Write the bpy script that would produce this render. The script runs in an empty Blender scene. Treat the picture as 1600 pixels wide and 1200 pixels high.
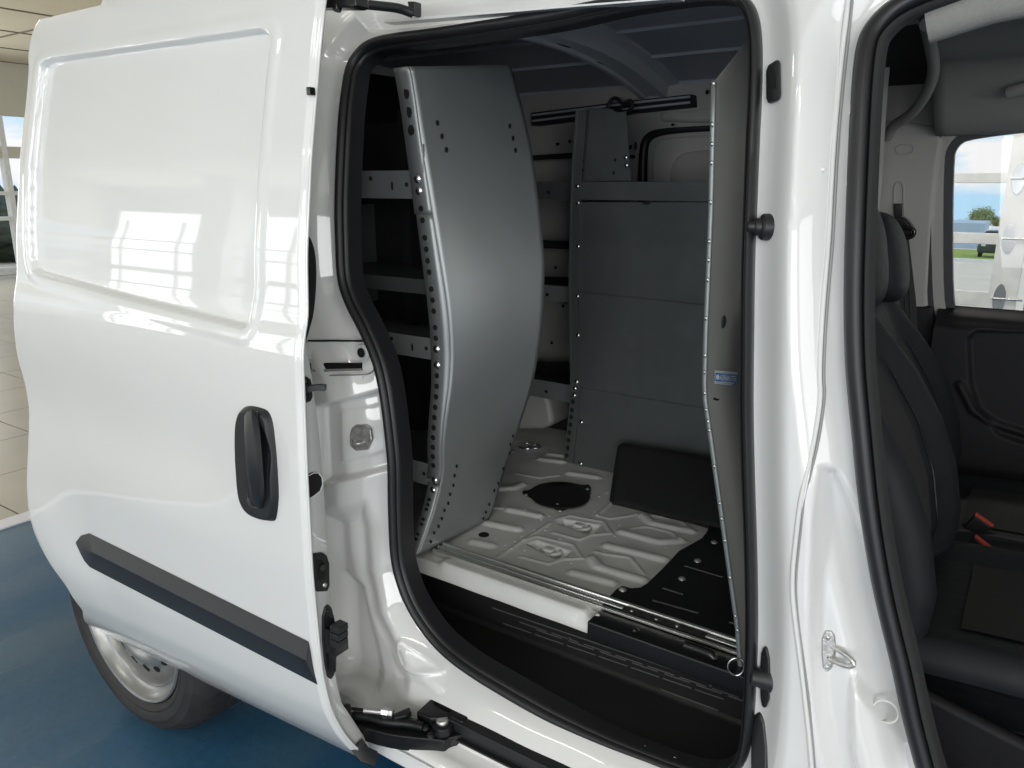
import bpy, math, random
import numpy as np
from mathutils import Vector, Matrix
random.seed(4); rng = np.random.default_rng(7)
S = bpy.context.scene
COL = S.collection
R = math.radians

# ---------------------------------------------------------------- camera
# world: X = towards the van's nose, Y = into the van, Z = up, metres
F_PX, W_PX, H_PX = 1200.0, 1600.0, 1200.0
PITCH, YAW = math.atan(315/1200.0), R(34.35)
CAM = np.array([0.0, 0.0, 1.46])
_h = np.array([-math.sin(YAW), math.cos(YAW), 0]); _r = np.array([math.cos(YAW), math.sin(YAW), 0]); _z = np.array([0, 0, 1.0])
_f = _h*math.cos(PITCH) - _z*math.sin(PITCH); _u = _h*math.sin(PITCH) + _z*math.cos(PITCH)
cd = bpy.data.cameras.new('camera'); cam = bpy.data.objects.new('camera', cd); COL.objects.link(cam)
cam.matrix_world = Matrix(((_r[0], _u[0], -_f[0], CAM[0]), (_r[1], _u[1], -_f[1], CAM[1]), (_r[2], _u[2], -_f[2], CAM[2]), (0, 0, 0, 1)))
cd.sensor_width = 36; cd.lens = 36*F_PX/W_PX; cd.clip_start = 0.02; cd.clip_end = 600
S.camera = cam

# ---------------------------------------------------------------- world, lamps, exposure
S.view_settings.view_transform = 'Standard'; S.view_settings.look = 'None'
S.view_settings.exposure = -0.08; S.view_settings.gamma = 1
w = bpy.data.worlds.new('World'); S.world = w; w.use_nodes = True
nt = w.node_tree; bg = nt.nodes['Background']
tc = nt.nodes.new('ShaderNodeTexCoord'); mp = nt.nodes.new('ShaderNodeMapping'); mp.inputs['Scale'].default_value = (3, 3, 14)
nz = nt.nodes.new('ShaderNodeTexNoise'); nz.inputs['Scale'].default_value = 1.6; nz.inputs['Detail'].default_value = 7
cr = nt.nodes.new('ShaderNodeValToRGB')
cr.color_ramp.elements[0].position = .42; cr.color_ramp.elements[0].color = (.50, .78, 1.0, 1)
cr.color_ramp.elements[1].position = .58; cr.color_ramp.elements[1].color = (1.0, 1.0, 1.0, 1)
nt.links.new(tc.outputs['Generated'], mp.inputs[0]); nt.links.new(mp.outputs[0], nz.inputs['Vector'])
nt.links.new(nz.outputs['Fac'], cr.inputs[0]); nt.links.new(cr.outputs[0], bg.inputs[0])
bg.inputs[1].default_value = 1.05

def area(name, loc, aim, sx, sy, power, col=(1, 1, 1)):
    l = bpy.data.lights.new(name, 'AREA'); l.shape = 'RECTANGLE'; l.size = sx; l.size_y = sy; l.energy = power; l.color = col
    o = bpy.data.objects.new(name, l); COL.objects.link(o); o.location = loc
    o.rotation_euler = (Vector(aim)-Vector(loc)).to_track_quat('-Z', 'Y').to_euler(); return o
# daylight in the glazed bays of the showroom behind the photographer, plus added fill lamps
WC = (.985, .992, 1.0)
area('window_and_fill_light', (-8.3, -5.7, 1.55), (-8.3, 5, 1.55), 2.5, 2.7, 78, WC)
area('window_and_fill_light', (-12.0, -5.7, 1.55), (-12.0, 5, 1.55), 3.2, 2.7, 100, WC)
area('window_and_fill_light', (-3.55, -5.8, 1.7), (-3.0, 1, 1.5), .75, 2.3, 24, WC)  # narrow lamp added for a bright streak on the far sheets
area('window_and_fill_light', (.9, -5.8, 1.6), (.6, 1, 1.2), 3.4, 2.3, 112, WC)
area('window_and_fill_light', (4.2, -4.6, 1.7), (-.7, 1.3, 1.0), 3.0, 2.4, 165, WC)  # set as fill through the side opening onto the shelf panels
area('window_and_fill_light', (5.9, -.9, 1.7), (-.2, 1.6, 1.0), 2.6, 2.4, 62, WC)  # fill added from the right to brighten the interior, no window known there
area('window_and_fill_light', (-13.2, 2.0, 1.4), (-6, 2.5, 1.6), 6.0, 2.2, 170, (1, .99, .96))
# strip lamps under the showroom ceiling
for lx, ly in ((-2.6, -1.6), (.6, -1.6), (-2.6, -4.0), (.6, -4.0), (-5.4, 1.2)):
    area('ceiling_and_fill_lamp', (lx, ly, 3.26), (lx, ly, 0), 1.2, .3, 18, (1, .95, .87))

area('ceiling_and_fill_lamp', (-.9, 4.4, 3.26), (-.9, 4.4, 0), 1.2, .3, 45, (1, .97, .92))  # extra lamp added to brighten the sectional door rails

# ---------------------------------------------------------------- helpers
def ray(u, v):
    d = _f*F_PX + _r*(u-800) + _u*(600-v); return d/np.linalg.norm(d)
def hit(u, v, ax, val):
    d = ray(u, v); return CAM + d*((val-CAM[ax])/d[ax])
def HX(u, v, X): return hit(u, v, 0, X)
def HY(u, v, Y): return hit(u, v, 1, Y)
def HZ(u, v, Z): return hit(u, v, 2, Z)
def hs(u, v, Yf):
    d = ray(u, v); t = 1.0
    for _ in range(40):
        p = CAM+d*t; t += .7*(Yf(p[2])-p[1])/d[1]
    return CAM+d*t
def ss(a, b, x):
    t = np.clip((np.asarray(x, float)-a)/(b-a), 0, 1); return t*t*(3-2*t)
def sdf(poly, X, Z):
    P = np.asarray(poly, float); n = len(P); d = np.full(X.shape, 1e9); c = np.zeros(X.shape, bool)
    for i in range(n):
        a, b = P[i], P[(i+1) % n]; e = b-a
        wx, wz = X-a[0], Z-a[1]; t = np.clip((wx*e[0]+wz*e[1])/(e@e+1e-12), 0, 1)
        d = np.minimum(d, (wx-e[0]*t)**2+(wz-e[1]*t)**2)
        cond = ((a[1] <= Z) & (b[1] > Z)) | ((b[1] <= Z) & (a[1] > Z))
        xs = a[0]+(Z-a[1])/(e[1] if abs(e[1]) > 1e-9 else 1e-9)*e[0]
        c ^= cond & (X < xs)
    return np.where(c, -1, 1)*np.sqrt(d)
def dline(pts, X, Z):
    P = np.asarray(pts, float); d = np.full(X.shape, 1e9)
    for i in range(len(P)-1):
        a, b = P[i], P[i+1]; e = b-a; wx, wz = X-a[0], Z-a[1]
        t = np.clip((wx*e[0]+wz*e[1])/(e@e+1e-12), 0, 1); d = np.minimum(d, (wx-e[0]*t)**2+(wz-e[1]*t)**2)
    return np.sqrt(d)
def chaikin(P, closed, n=2):
    P = [np.asarray(p, float) for p in P]
    for _ in range(n):
        Q = []
        m = len(P)
        for i in range(m if closed else m-1):
            a, b = P[i], P[(i+1) % m]; Q += [a*.75+b*.25, a*.25+b*.75]
        if not closed: Q = [P[0]]+Q+[P[-1]]
        P = Q
    return np.array(P)
WP = {}
def _add(o, loc, parent):
    loc = np.asarray(loc, float); WP[o.name] = loc
    COL.objects.link(o)
    if parent is not None:
        o.parent = parent; o.location = loc-WP[parent.name]
    else: o.location = loc
    return o
def empty(name, loc, label, cat, group=None):
    o = bpy.data.objects.new(name, None); o.empty_display_size = .1; _add(o, loc, None); tag(o, label, cat, group); return o
def tag(o, label=None, cat=None, group=None, kind=None):
    if label: o['label'] = label
    if cat: o['category'] = cat
    if group: o['group'] = group
    if kind: o['kind'] = kind
    return o
def link(name, V, Fs, mat, parent=None, smooth=True, bevel=0, seg=2, autosmooth=None):
    V = np.asarray(V, float).reshape(-1, 3); c = (V.min(0)+V.max(0))/2
    me = bpy.data.meshes.new(name); me.from_pydata((V-c).tolist(), [], [list(map(int, f)) for f in Fs]); me.update()
    o = bpy.data.objects.new(name, me); me.materials.append(mat); _add(o, c, parent)
    if smooth:
        me.shade_smooth()
        if autosmooth: me.set_sharp_from_angle(angle=R(autosmooth))
    if bevel:
        b = o.modifiers.new('bevel', 'BEVEL'); b.width = bevel; b.segments = seg; b.limit_method = 'ANGLE'; b.angle_limit = R(30); b.use_clamp_overlap = True
        me.shade_smooth()
        o.modifiers.new('wn', 'WEIGHTED_NORMAL').keep_sharp = True
    return o
def box(name, lo, hi, mat, parent=None, bevel=0):
    x0, y0, z0 = lo; x1, y1, z1 = hi
    V = [(x0, y0, z0), (x1, y0, z0), (x1, y1, z0), (x0, y1, z0), (x0, y0, z1), (x1, y0, z1), (x1, y1, z1), (x0, y1, z1)]
    return link(name, V, [(3, 2, 1, 0), (4, 5, 6, 7), (0, 1, 5, 4), (1, 2, 6, 5), (2, 3, 7, 6), (3, 0, 4, 7)], mat, parent, smooth=False, bevel=bevel)
def fixn(o):
    import bmesh
    bm = bmesh.new(); bm.from_mesh(o.data); bmesh.ops.recalc_face_normals(bm, faces=bm.faces); bm.to_mesh(o.data); bm.free(); return o
def prism(name, pts, off, mat, parent=None, bevel=0, smooth=False):
    P = [np.asarray(p, float) for p in pts]; n = len(P); off = np.asarray(off, float)
    V = P+[p+off for p in P]
    Fs = [list(range(n)), list(range(2*n-1, n-1, -1))]+[(i, i+n, (i+1) % n+n, (i+1) % n) for i in range(n)]
    o = link(name, V, Fs, mat, parent, smooth=smooth, bevel=bevel); fixn(o); return o
def sweep(name, path, prof, nrm, mat, parent=None, closed=False, smooth=True, cap=True):
    """profile (a,b): a along in-plane normal (tangent x nrm), b along nrm"""
    P = np.asarray(path, float); n = len(P); k = len(prof); V = []
    for i in range(n):
        a = P[(i-1) % n] if (closed or i > 0) else P[i]; b = P[(i+1) % n] if (closed or i < n-1) else P[i]
        t = (b-a); t /= np.linalg.norm(t); N = np.asarray(nrm(P[i]) if callable(nrm) else nrm, float)
        s = np.cross(t, N); s /= np.linalg.norm(s); N = np.cross(s, t)
        V += [P[i]+s*q[0]+N*q[1] for q in prof]
    Fs = []
    for i in range(n if closed else n-1):
        for j in range(k):
            Fs.append((i*k+j, i*k+(j+1) % k, ((i+1) % n)*k+(j+1) % k, ((i+1) % n)*k+j))
    if cap and not closed: Fs += [list(range(k)), list(range((n-1)*k, n*k))]
    o = link(name, V, Fs, mat, parent, smooth=smooth, autosmooth=50); fixn(o); return o
def circ(r, n=10, sq=1.0): return [(r*math.cos(2*math.pi*i/n), r*sq*math.sin(2*math.pi*i/n)) for i in range(n)]
def tube(name, path, r, mat, parent=None, n=8, closed=False, nrm=(.13, .31, .94)):
    return sweep(name, path, circ(r, n), nrm, mat, parent, closed)
def lathe(name, prof, c, axis, mat, parent=None, n=32, angle=35):
    ax = Vector(axis).normalized(); q = ax.to_track_quat('Z', 'Y'); V = []; k = len(prof)
    for i in range(n):
        th = 2*math.pi*i/n
        for (r, h) in prof: V.append(np.array(c)+np.array(q @ Vector((r*math.cos(th), r*math.sin(th), h))))
    Fs = [(i*k+j, ((i+1) % n)*k+j, ((i+1) % n)*k+j+1, i*k+j+1) for i in range(n) for j in range(k-1)]
    o = link(name, V, Fs, mat, parent, smooth=True, autosmooth=angle); fixn(o); return o
def field(name, A, B, fn, mat, parent=None, mask=None, flip=False, smooth=True):
    AA, BB = np.meshgrid(A, B, indexing='ij'); V = np.stack(fn(AA, BB), -1).reshape(-1, 3)
    na, nb = AA.shape; M = np.ones((na, nb), bool) if mask is None else mask(AA, BB)
    idx = np.arange(na*nb).reshape(na, nb)
    q = np.stack([idx[:-1, :-1], idx[1:, :-1], idx[1:, 1:], idx[:-1, 1:]], -1)
    ok = M[:-1, :-1] & M[1:, :-1] & M[1:, 1:] & M[:-1, 1:]
    Q = q[ok]
    if flip: Q = Q[:, ::-1]
    used = np.unique(Q); re = np.zeros(na*nb, int); re[used] = np.arange(len(used))
    return link(name, V[used], re[Q], mat, parent, smooth=smooth)
_shared = {}
def bolt(pos, nrm, r, mat, parent, name='bolt'):
    key = (name, round(r, 4), mat.name)
    if key not in _shared:
        prof = [(0, .55), (.45, .5), (.8, .35), (1, .08), (1.15, .0), (1.15, -.2)]
        n = 10; V = []; Fs = []; k = len(prof)
        for i in range(n):
            for (a, h) in prof: V.append((a*r*math.cos(2*math.pi*i/n), a*r*math.sin(2*math.pi*i/n), h*r))
        Fs = [(i*k+j, i*k+j+1, ((i+1) % n)*k+j+1, ((i+1) % n)*k+j) for i in range(n) for j in range(k-1)]
        me = bpy.data.meshes.new(name); me.from_pydata(V, [], Fs); me.materials.append(mat); me.shade_smooth(); _shared[key] = me
    o = bpy.data.objects.new(name, _shared[key]); _add(o, pos, parent)
    o.rotation_mode = 'QUATERNION'; o.rotation_quaternion = Vector(nrm).to_track_quat('Z', 'Y'); return o
def hole(pos, nrm, rx, ry, mat, parent, rot=0, name='hole'):
    key = (name, round(rx, 4), round(ry, 4), mat.name)
    if key not in _shared:
        n = 12; rim = [(rx*math.cos(2*math.pi*i/n), ry*math.sin(2*math.pi*i/n)) for i in range(n)]
        V = [(a, b, .0006) for a, b in rim]+[(a, b, -.0012) for a, b in rim]
        me = bpy.data.meshes.new(name); me.from_pydata(V, [], [list(range(n))]+[(i, i+n, (i+1) % n+n, (i+1) % n) for i in range(n)]); me.materials.append(mat); _shared[key] = me
    o = bpy.data.objects.new(name, _shared[key]); _add(o, pos, parent)
    o.rotation_mode = 'QUATERNION'
    o.rotation_quaternion = Vector(nrm).to_track_quat('Z', 'Y') @ Matrix.Rotation(rot, 3, 'Z').to_quaternion(); return o

# ---------------------------------------------------------------- materials
def mat(name, col, rough=.5, metal=0, coat=0, bump=0, bscale=200, var=0, vscale=6, col2=None, spec=None, aniso=None, detail=3, stretch=None, coatr=.03):
    m = bpy.data.materials.new(name); m.use_nodes = True; n = m.node_tree; p = n.nodes['Principled BSDF']
    p.inputs['Base Color'].default_value = (*col, 1); p.inputs['Roughness'].default_value = rough; p.inputs['Metallic'].default_value = metal
    if coat: p.inputs['Coat Weight'].default_value = coat; p.inputs['Coat Roughness'].default_value = coatr; p.inputs['Coat IOR'].default_value = 1.65
    if spec is not None: p.inputs['Specular IOR Level'].default_value = spec
    g = n.nodes.new('ShaderNodeNewGeometry'); src = g.outputs['Position']
    if stretch:
        mpn = n.nodes.new('ShaderNodeMapping'); mpn.inputs['Scale'].default_value = stretch; n.links.new(src, mpn.inputs[0]); src = mpn.outputs[0]
    if var or col2:
        t = n.nodes.new('ShaderNodeTexNoise'); t.inputs['Scale'].default_value = vscale; t.inputs['Detail'].default_value = detail; n.links.new(src, t.inputs['Vector'])
        c = n.nodes.new('ShaderNodeValToRGB'); c2 = col2 or tuple(x*(1-var) for x in col)
        c.color_ramp.elements[0].position = .35; c.color_ramp.elements[1].position = .68
        c.color_ramp.elements[0].color = (*c2, 1); c.color_ramp.elements[1].color = (*col, 1)
        n.links.new(t.outputs['Fac'], c.inputs[0]); n.links.new(c.outputs[0], p.inputs['Base Color'])
        rr = n.nodes.new('ShaderNodeMapRange'); rr.inputs['To Min'].default_value = rough*.8; rr.inputs['To Max'].default_value = min(1, rough*1.2)
        n.links.new(t.outputs['Fac'], rr.inputs[0]); n.links.new(rr.outputs[0], p.inputs['Roughness'])
    if bump:
        t = n.nodes.new('ShaderNodeTexNoise'); t.inputs['Scale'].default_value = bscale; t.inputs['Detail'].default_value = 2; n.links.new(src, t.inputs['Vector'])
        b = n.nodes.new('ShaderNodeBump'); b.inputs['Strength'].default_value = bump; b.inputs['Distance'].default_value = .002
        n.links.new(t.outputs['Fac'], b.inputs['Height']); n.links.new(b.outputs[0], p.inputs['Normal'])
        if coat: n.links.new(b.outputs[0], p.inputs['Coat Normal'])
    return m
M_white = mat('white_paint', (.80, .80, .785), .38, 0, 1.0, bump=.02, bscale=7, var=.015, vscale=4)
M_jamb = mat('white_jamb_paint', (.79, .79, .785), .34, 0, .9, bump=.05, bscale=30, col2=(.775, .772, .762), vscale=3.5, detail=6)
M_seam = mat('seam_sealer', (.76, .76, .74), .5, var=.05)
M_gapshade = mat('seam_gap_and_shade', (.30, .30, .30), .6)  # pillar seam gap, also the drawn shade round the rail cover
M_rub = mat('black_rubber', (.014, .014, .016), .42, bump=.1, bscale=500)
M_rubfuzz = mat('flocked_trim', (.022, .022, .023), .85, bump=.5, bscale=900)
M_plas = mat('black_plastic', (.016, .017, .019), .40, bump=.25, bscale=900)
M_plasg = mat('black_plastic_smooth', (.010, .010, .011), .22)
M_mould = mat('moulding_plastic', (.022, .024, .028), .36, bump=.25, bscale=1100)
M_black = mat('void_black', (.004, .004, .004), .8)
M_shelf = mat('shelf_grey_steel', (.33, .35, .35), .43, .6, var=.10, vscale=5, detail=7, stretch=(1, 1, .35))
M_shelfd = mat('shelf_grey_powder', (.110, .118, .120), .36, .35, var=.06, vscale=25)
M_part = mat('partition_grey', (.165, .168, .160), .5, .1, var=.04, vscale=3)
M_zinc = mat('zinc_bolt', (.72, .73, .74), .25, 1.0)
M_alu = mat('aluminium_rail', (.78, .78, .75), .26, .85)
M_cfloor = mat('cargo_floor_paint', (.70, .695, .68), .40, 0, .2, bump=.1, bscale=60, var=.08, vscale=14)
M_mat = mat('black_floor_mat', (.007, .007, .008), .30, bump=.15, bscale=300)
M_step = mat('step_plastic', (.012, .012, .012), .45, bump=.2, bscale=900)
M_rib = mat('step_rib', (.07, .07, .07), .4)
M_stepg = mat('step_plastic_worn', (.015, .015, .016), .42, bump=.2, bscale=900, var=.2, vscale=9)
M_roof = mat('roof_underside', (.44, .46, .52), .45, var=.1, vscale=4)
M_bow = mat('roof_bow_paint', (.60, .62, .66), .4)
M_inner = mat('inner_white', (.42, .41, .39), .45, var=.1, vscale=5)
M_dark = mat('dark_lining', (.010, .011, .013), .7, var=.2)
M_card = mat('black_carpet', (.006, .006, .007), .8, bump=.6, bscale=500)
M_head = mat('headliner_cloth', (.27, .265, .25), .95, bump=.5, bscale=700, var=.08, vscale=200)
M_trimg = mat('grey_pillar_trim', (.30, .29, .275), .6, bump=.2, bscale=700)
M_seat = mat('seat_cloth', (.0085, .010, .013), .6, spec=.35, bump=.3, bscale=1200, var=.15, vscale=60)
M_seat2 = mat('seat_inlay_weave', (.020, .020, .020), .8, bump=.9, bscale=500, var=.5, vscale=260, stretch=(1, 2.5, 1))
M_dtrim = mat('door_card_plastic', (.010, .010, .012), .62, bump=.2, bscale=900, spec=.25)
M_red = mat('red_button', (.55, .06, .04), .4)
M_belt = mat('belt_webbing', (.010, .010, .011), .6, bump=.5, bscale=900, stretch=(1, 1, .2))
M_tyre = mat('tyre_rubber', (.032, .030, .030), .65, bump=.3, bscale=120, var=.3, vscale=20)
M_rim = mat('silver_wheel_paint', (.36, .36, .355), .36, .65, .1, var=.12, vscale=20)
M_striker = mat('striker_steel', (.70, .69, .67), .38, .8, bump=.3, bscale=300, var=.3, vscale=90)
M_sty = mat('sticker_blue', (.012, .22, .62), .35)
M_stw = mat('sticker_white', (.86, .87, .88), .35)
M_hinge = mat('hinge_black_steel', (.010, .010, .011), .38, .3, bump=.3, bscale=150)
M_wallb = mat('beige_wall', (.66, .62, .53), .7, var=.04)
M_ceil = mat('ceiling_panel', (.70, .65, .52), .75, var=.05, vscale=2)
M_frame = mat('white_aluminium', (.86, .86, .84), .45, bump=.05, bscale=50, var=.12, vscale=12)
M_thr = mat('threshold_strip', (.72, .72, .80), .35)
M_tile = mat('beige_tile', (.46, .42, .34), .35, var=.12, vscale=3)
M_grout = mat('grout', (.20, .18, .14), .8)
M_conc = mat('concrete_apron', (.80, .69, .58), .9, var=.1, vscale=1.2)
M_grass = mat('lawn', (.36, .46, .06), .9, var=.4, vscale=6)
M_bark = mat('bark', (.12, .09, .06), .9)
M_leaf = mat('leaves', (.45, .52, .22), .7, var=.5, vscale=3)
M_car = mat('car_paint_dark', (.03, .04, .06), .3, 0, 1)
M_carw = mat('car_paint_pale', (.55, .58, .62), .3, 0, 1)
M_bwall = mat('pale_blue_siding', (.45, .56, .70), .6, var=.06)
def glass(name, tint=(1, 1, 1), a=.06):
    m = bpy.data.materials.new(name); m.use_nodes = True; n = m.node_tree; n.nodes.clear()
    o = n.nodes.new('ShaderNodeOutputMaterial'); t = n.nodes.new('ShaderNodeBsdfTransparent'); g = n.nodes.new('ShaderNodeBsdfGlossy')
    t.inputs[0].default_value = (*tint, 1); g.inputs['Roughness'].default_value = .02; mx = n.nodes.new('ShaderNodeMixShader'); mx.inputs[0].default_value = a
    n.links.new(t.outputs[0], mx.inputs[1]); n.links.new(g.outputs[0], mx.inputs[2]); n.links.new(mx.outputs[0], o.inputs[0]); return m
M_glass = glass('window_glass', a=.025)
def blue_floor():
    m = mat('blue_epoxy', (.03, .09, .16), .16, 0, 0); n = m.node_tree; p = n.nodes['Principled BSDF']
    g = n.nodes.new('ShaderNodeNewGeometry')
    mpn = n.nodes.new('ShaderNodeMapping'); mpn.inputs['Scale'].default_value = (2.2, .55, 1); n.links.new(g.outputs['Position'], mpn.inputs[0])
    t = n.nodes.new('ShaderNodeTexNoise'); t.inputs['Scale'].default_value = 1.1; t.inputs['Detail'].default_value = 6; n.links.new(mpn.outputs[0], t.inputs['Vector'])
    c = n.nodes.new('ShaderNodeValToRGB'); e = c.color_ramp.elements
    e[0].position = .38; e[0].color = (.016, .095, .20, 1); e[1].position = .74; e[1].color = (.070, .135, .195, 1)
    n.links.new(t.outputs['Fac'], c.inputs[0])
    v = n.nodes.new('ShaderNodeTexVoronoi'); v.inputs['Scale'].default_value = 26; n.links.new(g.outputs['Position'], v.inputs['Vector'])
    t3 = n.nodes.new('ShaderNodeTexNoise'); t3.inputs['Scale'].default_value = 38; t3.inputs['Detail'].default_value = 8; t3.inputs['Roughness'].default_value = .75; n.links.new(g.outputs['Position'], t3.inputs['Vector'])
    mg = n.nodes.new('ShaderNodeMapRange'); mg.inputs['From Min'].default_value = .3; mg.inputs['From Max'].default_value = .7; mg.inputs['To Min'].default_value = .86; mg.inputs['To Max'].default_value = 1.16; n.links.new(t3.outputs['Fac'], mg.inputs[0])
    mv = n.nodes.new('ShaderNodeVectorMath'); mv.operation = 'SCALE'; n.links.new(c.outputs[0], mv.inputs[0]); n.links.new(mg.outputs[0], mv.inputs['Scale'])
    k = n.nodes.new('ShaderNodeMath'); k.operation = 'LESS_THAN'; k.inputs[1].default_value = .045; n.links.new(v.outputs['Distance'], k.inputs[0])
    k2 = n.nodes.new('ShaderNodeMath'); k2.operation = 'MULTIPLY'; k2.inputs[1].default_value = .35; n.links.new(k.outputs[0], k2.inputs[0])
    mx = n.nodes.new('ShaderNodeMix'); mx.data_type = 'RGBA'; mx.inputs[7].default_value = (.35, .38, .40, 1)
    n.links.new(k2.outputs[0], mx.inputs[0]); n.links.new(mv.outputs[0], mx.inputs[6]); n.links.new(mx.outputs[2], p.inputs['Base Color'])
    rr = n.nodes.new('ShaderNodeMapRange'); rr.inputs['To Min'].default_value = .12; rr.inputs['To Max'].default_value = .38
    n.links.new(t.outputs['Fac'], rr.inputs[0]); n.links.new(rr.outputs[0], p.inputs['Roughness'])
    t2 = n.nodes.new('ShaderNodeTexNoise'); t2.inputs['Scale'].default_value = 60; n.links.new(g.outputs['Position'], t2.inputs['Vector'])
    b = n.nodes.new('ShaderNodeBump'); b.inputs['Strength'].default_value = .12; b.inputs['Distance'].default_value = .003
    n.links.new(t2.outputs['Fac'], b.inputs['Height']); n.links.new(b.outputs[0], p.inputs['Normal']); return m
M_blue = blue_floor()

# ---------------------------------------------------------------- the setting
def struct(o): o['kind'] = 'structure'; return o
struct(box('showroom_floor', (-3.56, -6.2, -.12), (6.5, 5.6, 0), M_blue))
thr = struct(box('threshold_strip', (-3.66, -6.2, -.12), (-3.562, 8, .006), M_thr))
tf = struct(box('tile_floor', (-14, -6.2, -.12), (-3.662, 9, -.006), M_grout))
tm = None
for i in range(17):
    for j in range(10):
        x0 = -3.67-.6*(i+1); y0 = .2+.6*j
        if tm is None:
            t0 = box('tile', (x0+.004, y0+.004, -.02), (x0+.596, y0+.596, .0), M_tile, tf); tm = t0.data
        else:
            o = bpy.data.objects.new('tile', tm); _add(o, (x0+.3, y0+.3, -.01), tf)
ceil = struct(box('ceiling', (-14, -6.2, 3.31), (6.5, 9, 3.5), M_ceil))
for i in range(9): box('ceiling_seam', (-14+1.4*i, -6.2, 3.30), (-13.985+1.4*i+.02, 9, 3.312), M_grout, ceil)
for i in range(6): box('ceiling_seam', (-14, 1.0+1.4*i, 3.298), (6.5, 1.03+1.4*i, 3.313), M_grout, ceil)
# end wall with shop windows, far left
ew = struct(box('wall_end', (-14.2, -6.2, 2.50), (-14, 9, 3.31), M_wallb))
sf = empty('shop_window', (-14.1, 3, 0), 'glazed shop window at the far left end of the tiled floor', 'window')
for z0, z1 in ((1.84, 2.02), (.0, .10), (1.26, 1.32), (.86, .92)): box('mullion', (-14.14, -6.2, z0), (-14.0, 9, z1), M_wallb if z0 > 1.5 else M_frame, sf)
for k in range(8): box('mullion', (-14.15, -6+2.0*k, 0), (-13.99, -5.92+2.0*k, 2.5), M_frame, sf)
box('pane', (-14.08, -6.2, .1), (-14.07, 9, 2.5), M_glass, sf)
# rear wall of the showroom, behind the photographer: piers and a header seen mirrored in the paint
struct(box('wall_rear_header', (-14, -6.4, 3.02), (6.5, -6.2, 3.31), M_wallb))
struct(box('wall_rear_plinth', (-14, -6.4, 0), (6.5, -6.2, .55), M_wallb))
for k, px in enumerate((-9.5, -6.1, -2.5, 1.55, 5.6)): struct(box('wall_rear_pier', (px-.28, -6.4, .55), (px+.28, -6.2, 3.02), M_wallb))
for z0 in (.85, 1.35, 1.95): struct(box('wall_rear_glazing_bar', (-13.7, -5.42, z0), (-6.9, -5.38, z0+.07), M_wallb))
for x0 in (-12.9, -11.3, -8.6): struct(box('wall_rear_glazing_bar', (x0, -5.46, .3), (x0+.08, -5.425, 2.7), M_wallb))
for x0, x1 in ((-10.35, -9.65), (-6.95, -6.3)): struct(box('wall_rear_column', (x0, -5.5, 0), (x1, -5.1, 3.3), M_frame))
struct(box('wall_side', (6.5, -6.4, 0), (6.7, 5.6, 3.31), M_wallb))

# ---------------------------------------------------------------- outdoors beyond the far window
SL = .055
def gz(Y): return -.06-SL*(Y-5.7)
def HG(u, v):
    d = ray(u, v); t = (gz(0.0)-CAM[2])/(d[2]+SL*d[1]); return CAM+d*t
def slope(name, y0, y1, lift, m):
    return struct(prism(name, [(-160, y0, gz(y0)+lift), (-160, y1, gz(y1)+lift), (-160, y1, gz(y1)+lift-.2), (-160, y0, gz(y0)+lift-.2)], (320, 0, 0), m))
yk, yl = HG(1530, 409)[1], HG(1530, 391)[1]
slope('ground', 5.7, yk, 0, M_conc); slope('lawn', yk, yl, .03, M_grass); slope('far_ground', yl, 400, 0, M_conc)
struct(box('left_ground', (-160, -60, -.30), (-14.2, 5.6, -.05), M_conc))

# ---------------------------------------------------------------- VAN
van = empty('panel_van', (-.9, 1.85, 0), 'white panel van with its sliding side door pushed open', 'van')
zt = np.arange(.2, 2.0, .004)
def smooth_tab(zs, ys, k):
    y = np.interp(zt, zs, ys); pad = np.concatenate([np.full(30, y[0]), y, np.full(30, y[-1])])
    g = np.exp(-.5*(np.arange(-30, 31)*.004/k)**2); g /= g.sum(); return np.convolve(pad, g, 'valid')
_yd = smooth_tab([.2, .306, .36, .413, .48, .567, .779, .961, 1.131, 1.20, 1.235, 1.344, 1.495, 1.642, 1.738, 1.80, 1.9], [1.02, .931, .893, .864, .838, .823, .817, .821, .828, .832, .846, .853, .875, .904, .925, .945, 1.0], .016)
_ys = smooth_tab([.2, .45, 1.0, 1.4, 1.6, 1.75, 1.9], [1.115, 1.12, 1.13, 1.155, 1.19, 1.25, 1.34], .04)
def Yd(z): return np.interp(z, zt, _yd)
def Ys(z): return np.interp(z, zt, _ys)
def Yo(z): return np.interp(z, zt, _yd)+.095

L1px = [(610,57),(580,66),(560,87),(550,107),(545,140),(539,200),(535,275),(535,375),(537,437),(550,475),(570,512),(585,545),(596,575),(605,622),(611,672),(616,722),(616,772),(617,810),(619,860),(625,894),(641,939),(670,985),(701,1019),(743,1050),(800,1084),(857,1116),(900,1136),(960,1162),(1020,1184),(1060,1200),(1110,1214),(1145,1210),(1166,1188),(1174,1150),(1178,1090),(1182,1000),(1181,900),(1179,820),(1176,730),(1174,640),(1175,540),(1176,430),(1180,330),(1183,240),(1188,150),(1189,90),(1187,45),(1180,15),(1168,-2),(1150,-12),(1100,-13),(1030,-7),(960,0),(860,22),(760,37),(680,49)]
L2px = [(1600,-75),(1480,-32),(1440,-18),(1402,0),(1374,22),(1352,50),(1344,77),(1340,110),(1336,165),(1332,247),(1329,330),(1325,465),(1327,560),(1332,620),(1339,690),(1347,772),(1358,850),(1372,925),(1385,980),(1399,1035),(1413,1104),(1427,1159),(1438,1200),(1465,1275),(1510,1350),(1600,1420)]
L1 = chaikin([hs(u, v, Ys)[[0, 2]] for u, v in L1px], True, 2)
L2a = [hs(u, v, Ys)[[0, 2]] for u, v in L2px]
L2 = chaikin([np.array([.9, L2a[0][1]+.0])]+L2a+[np.array([.9, L2a[-1][1]-.01]), ], True, 2)

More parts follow.
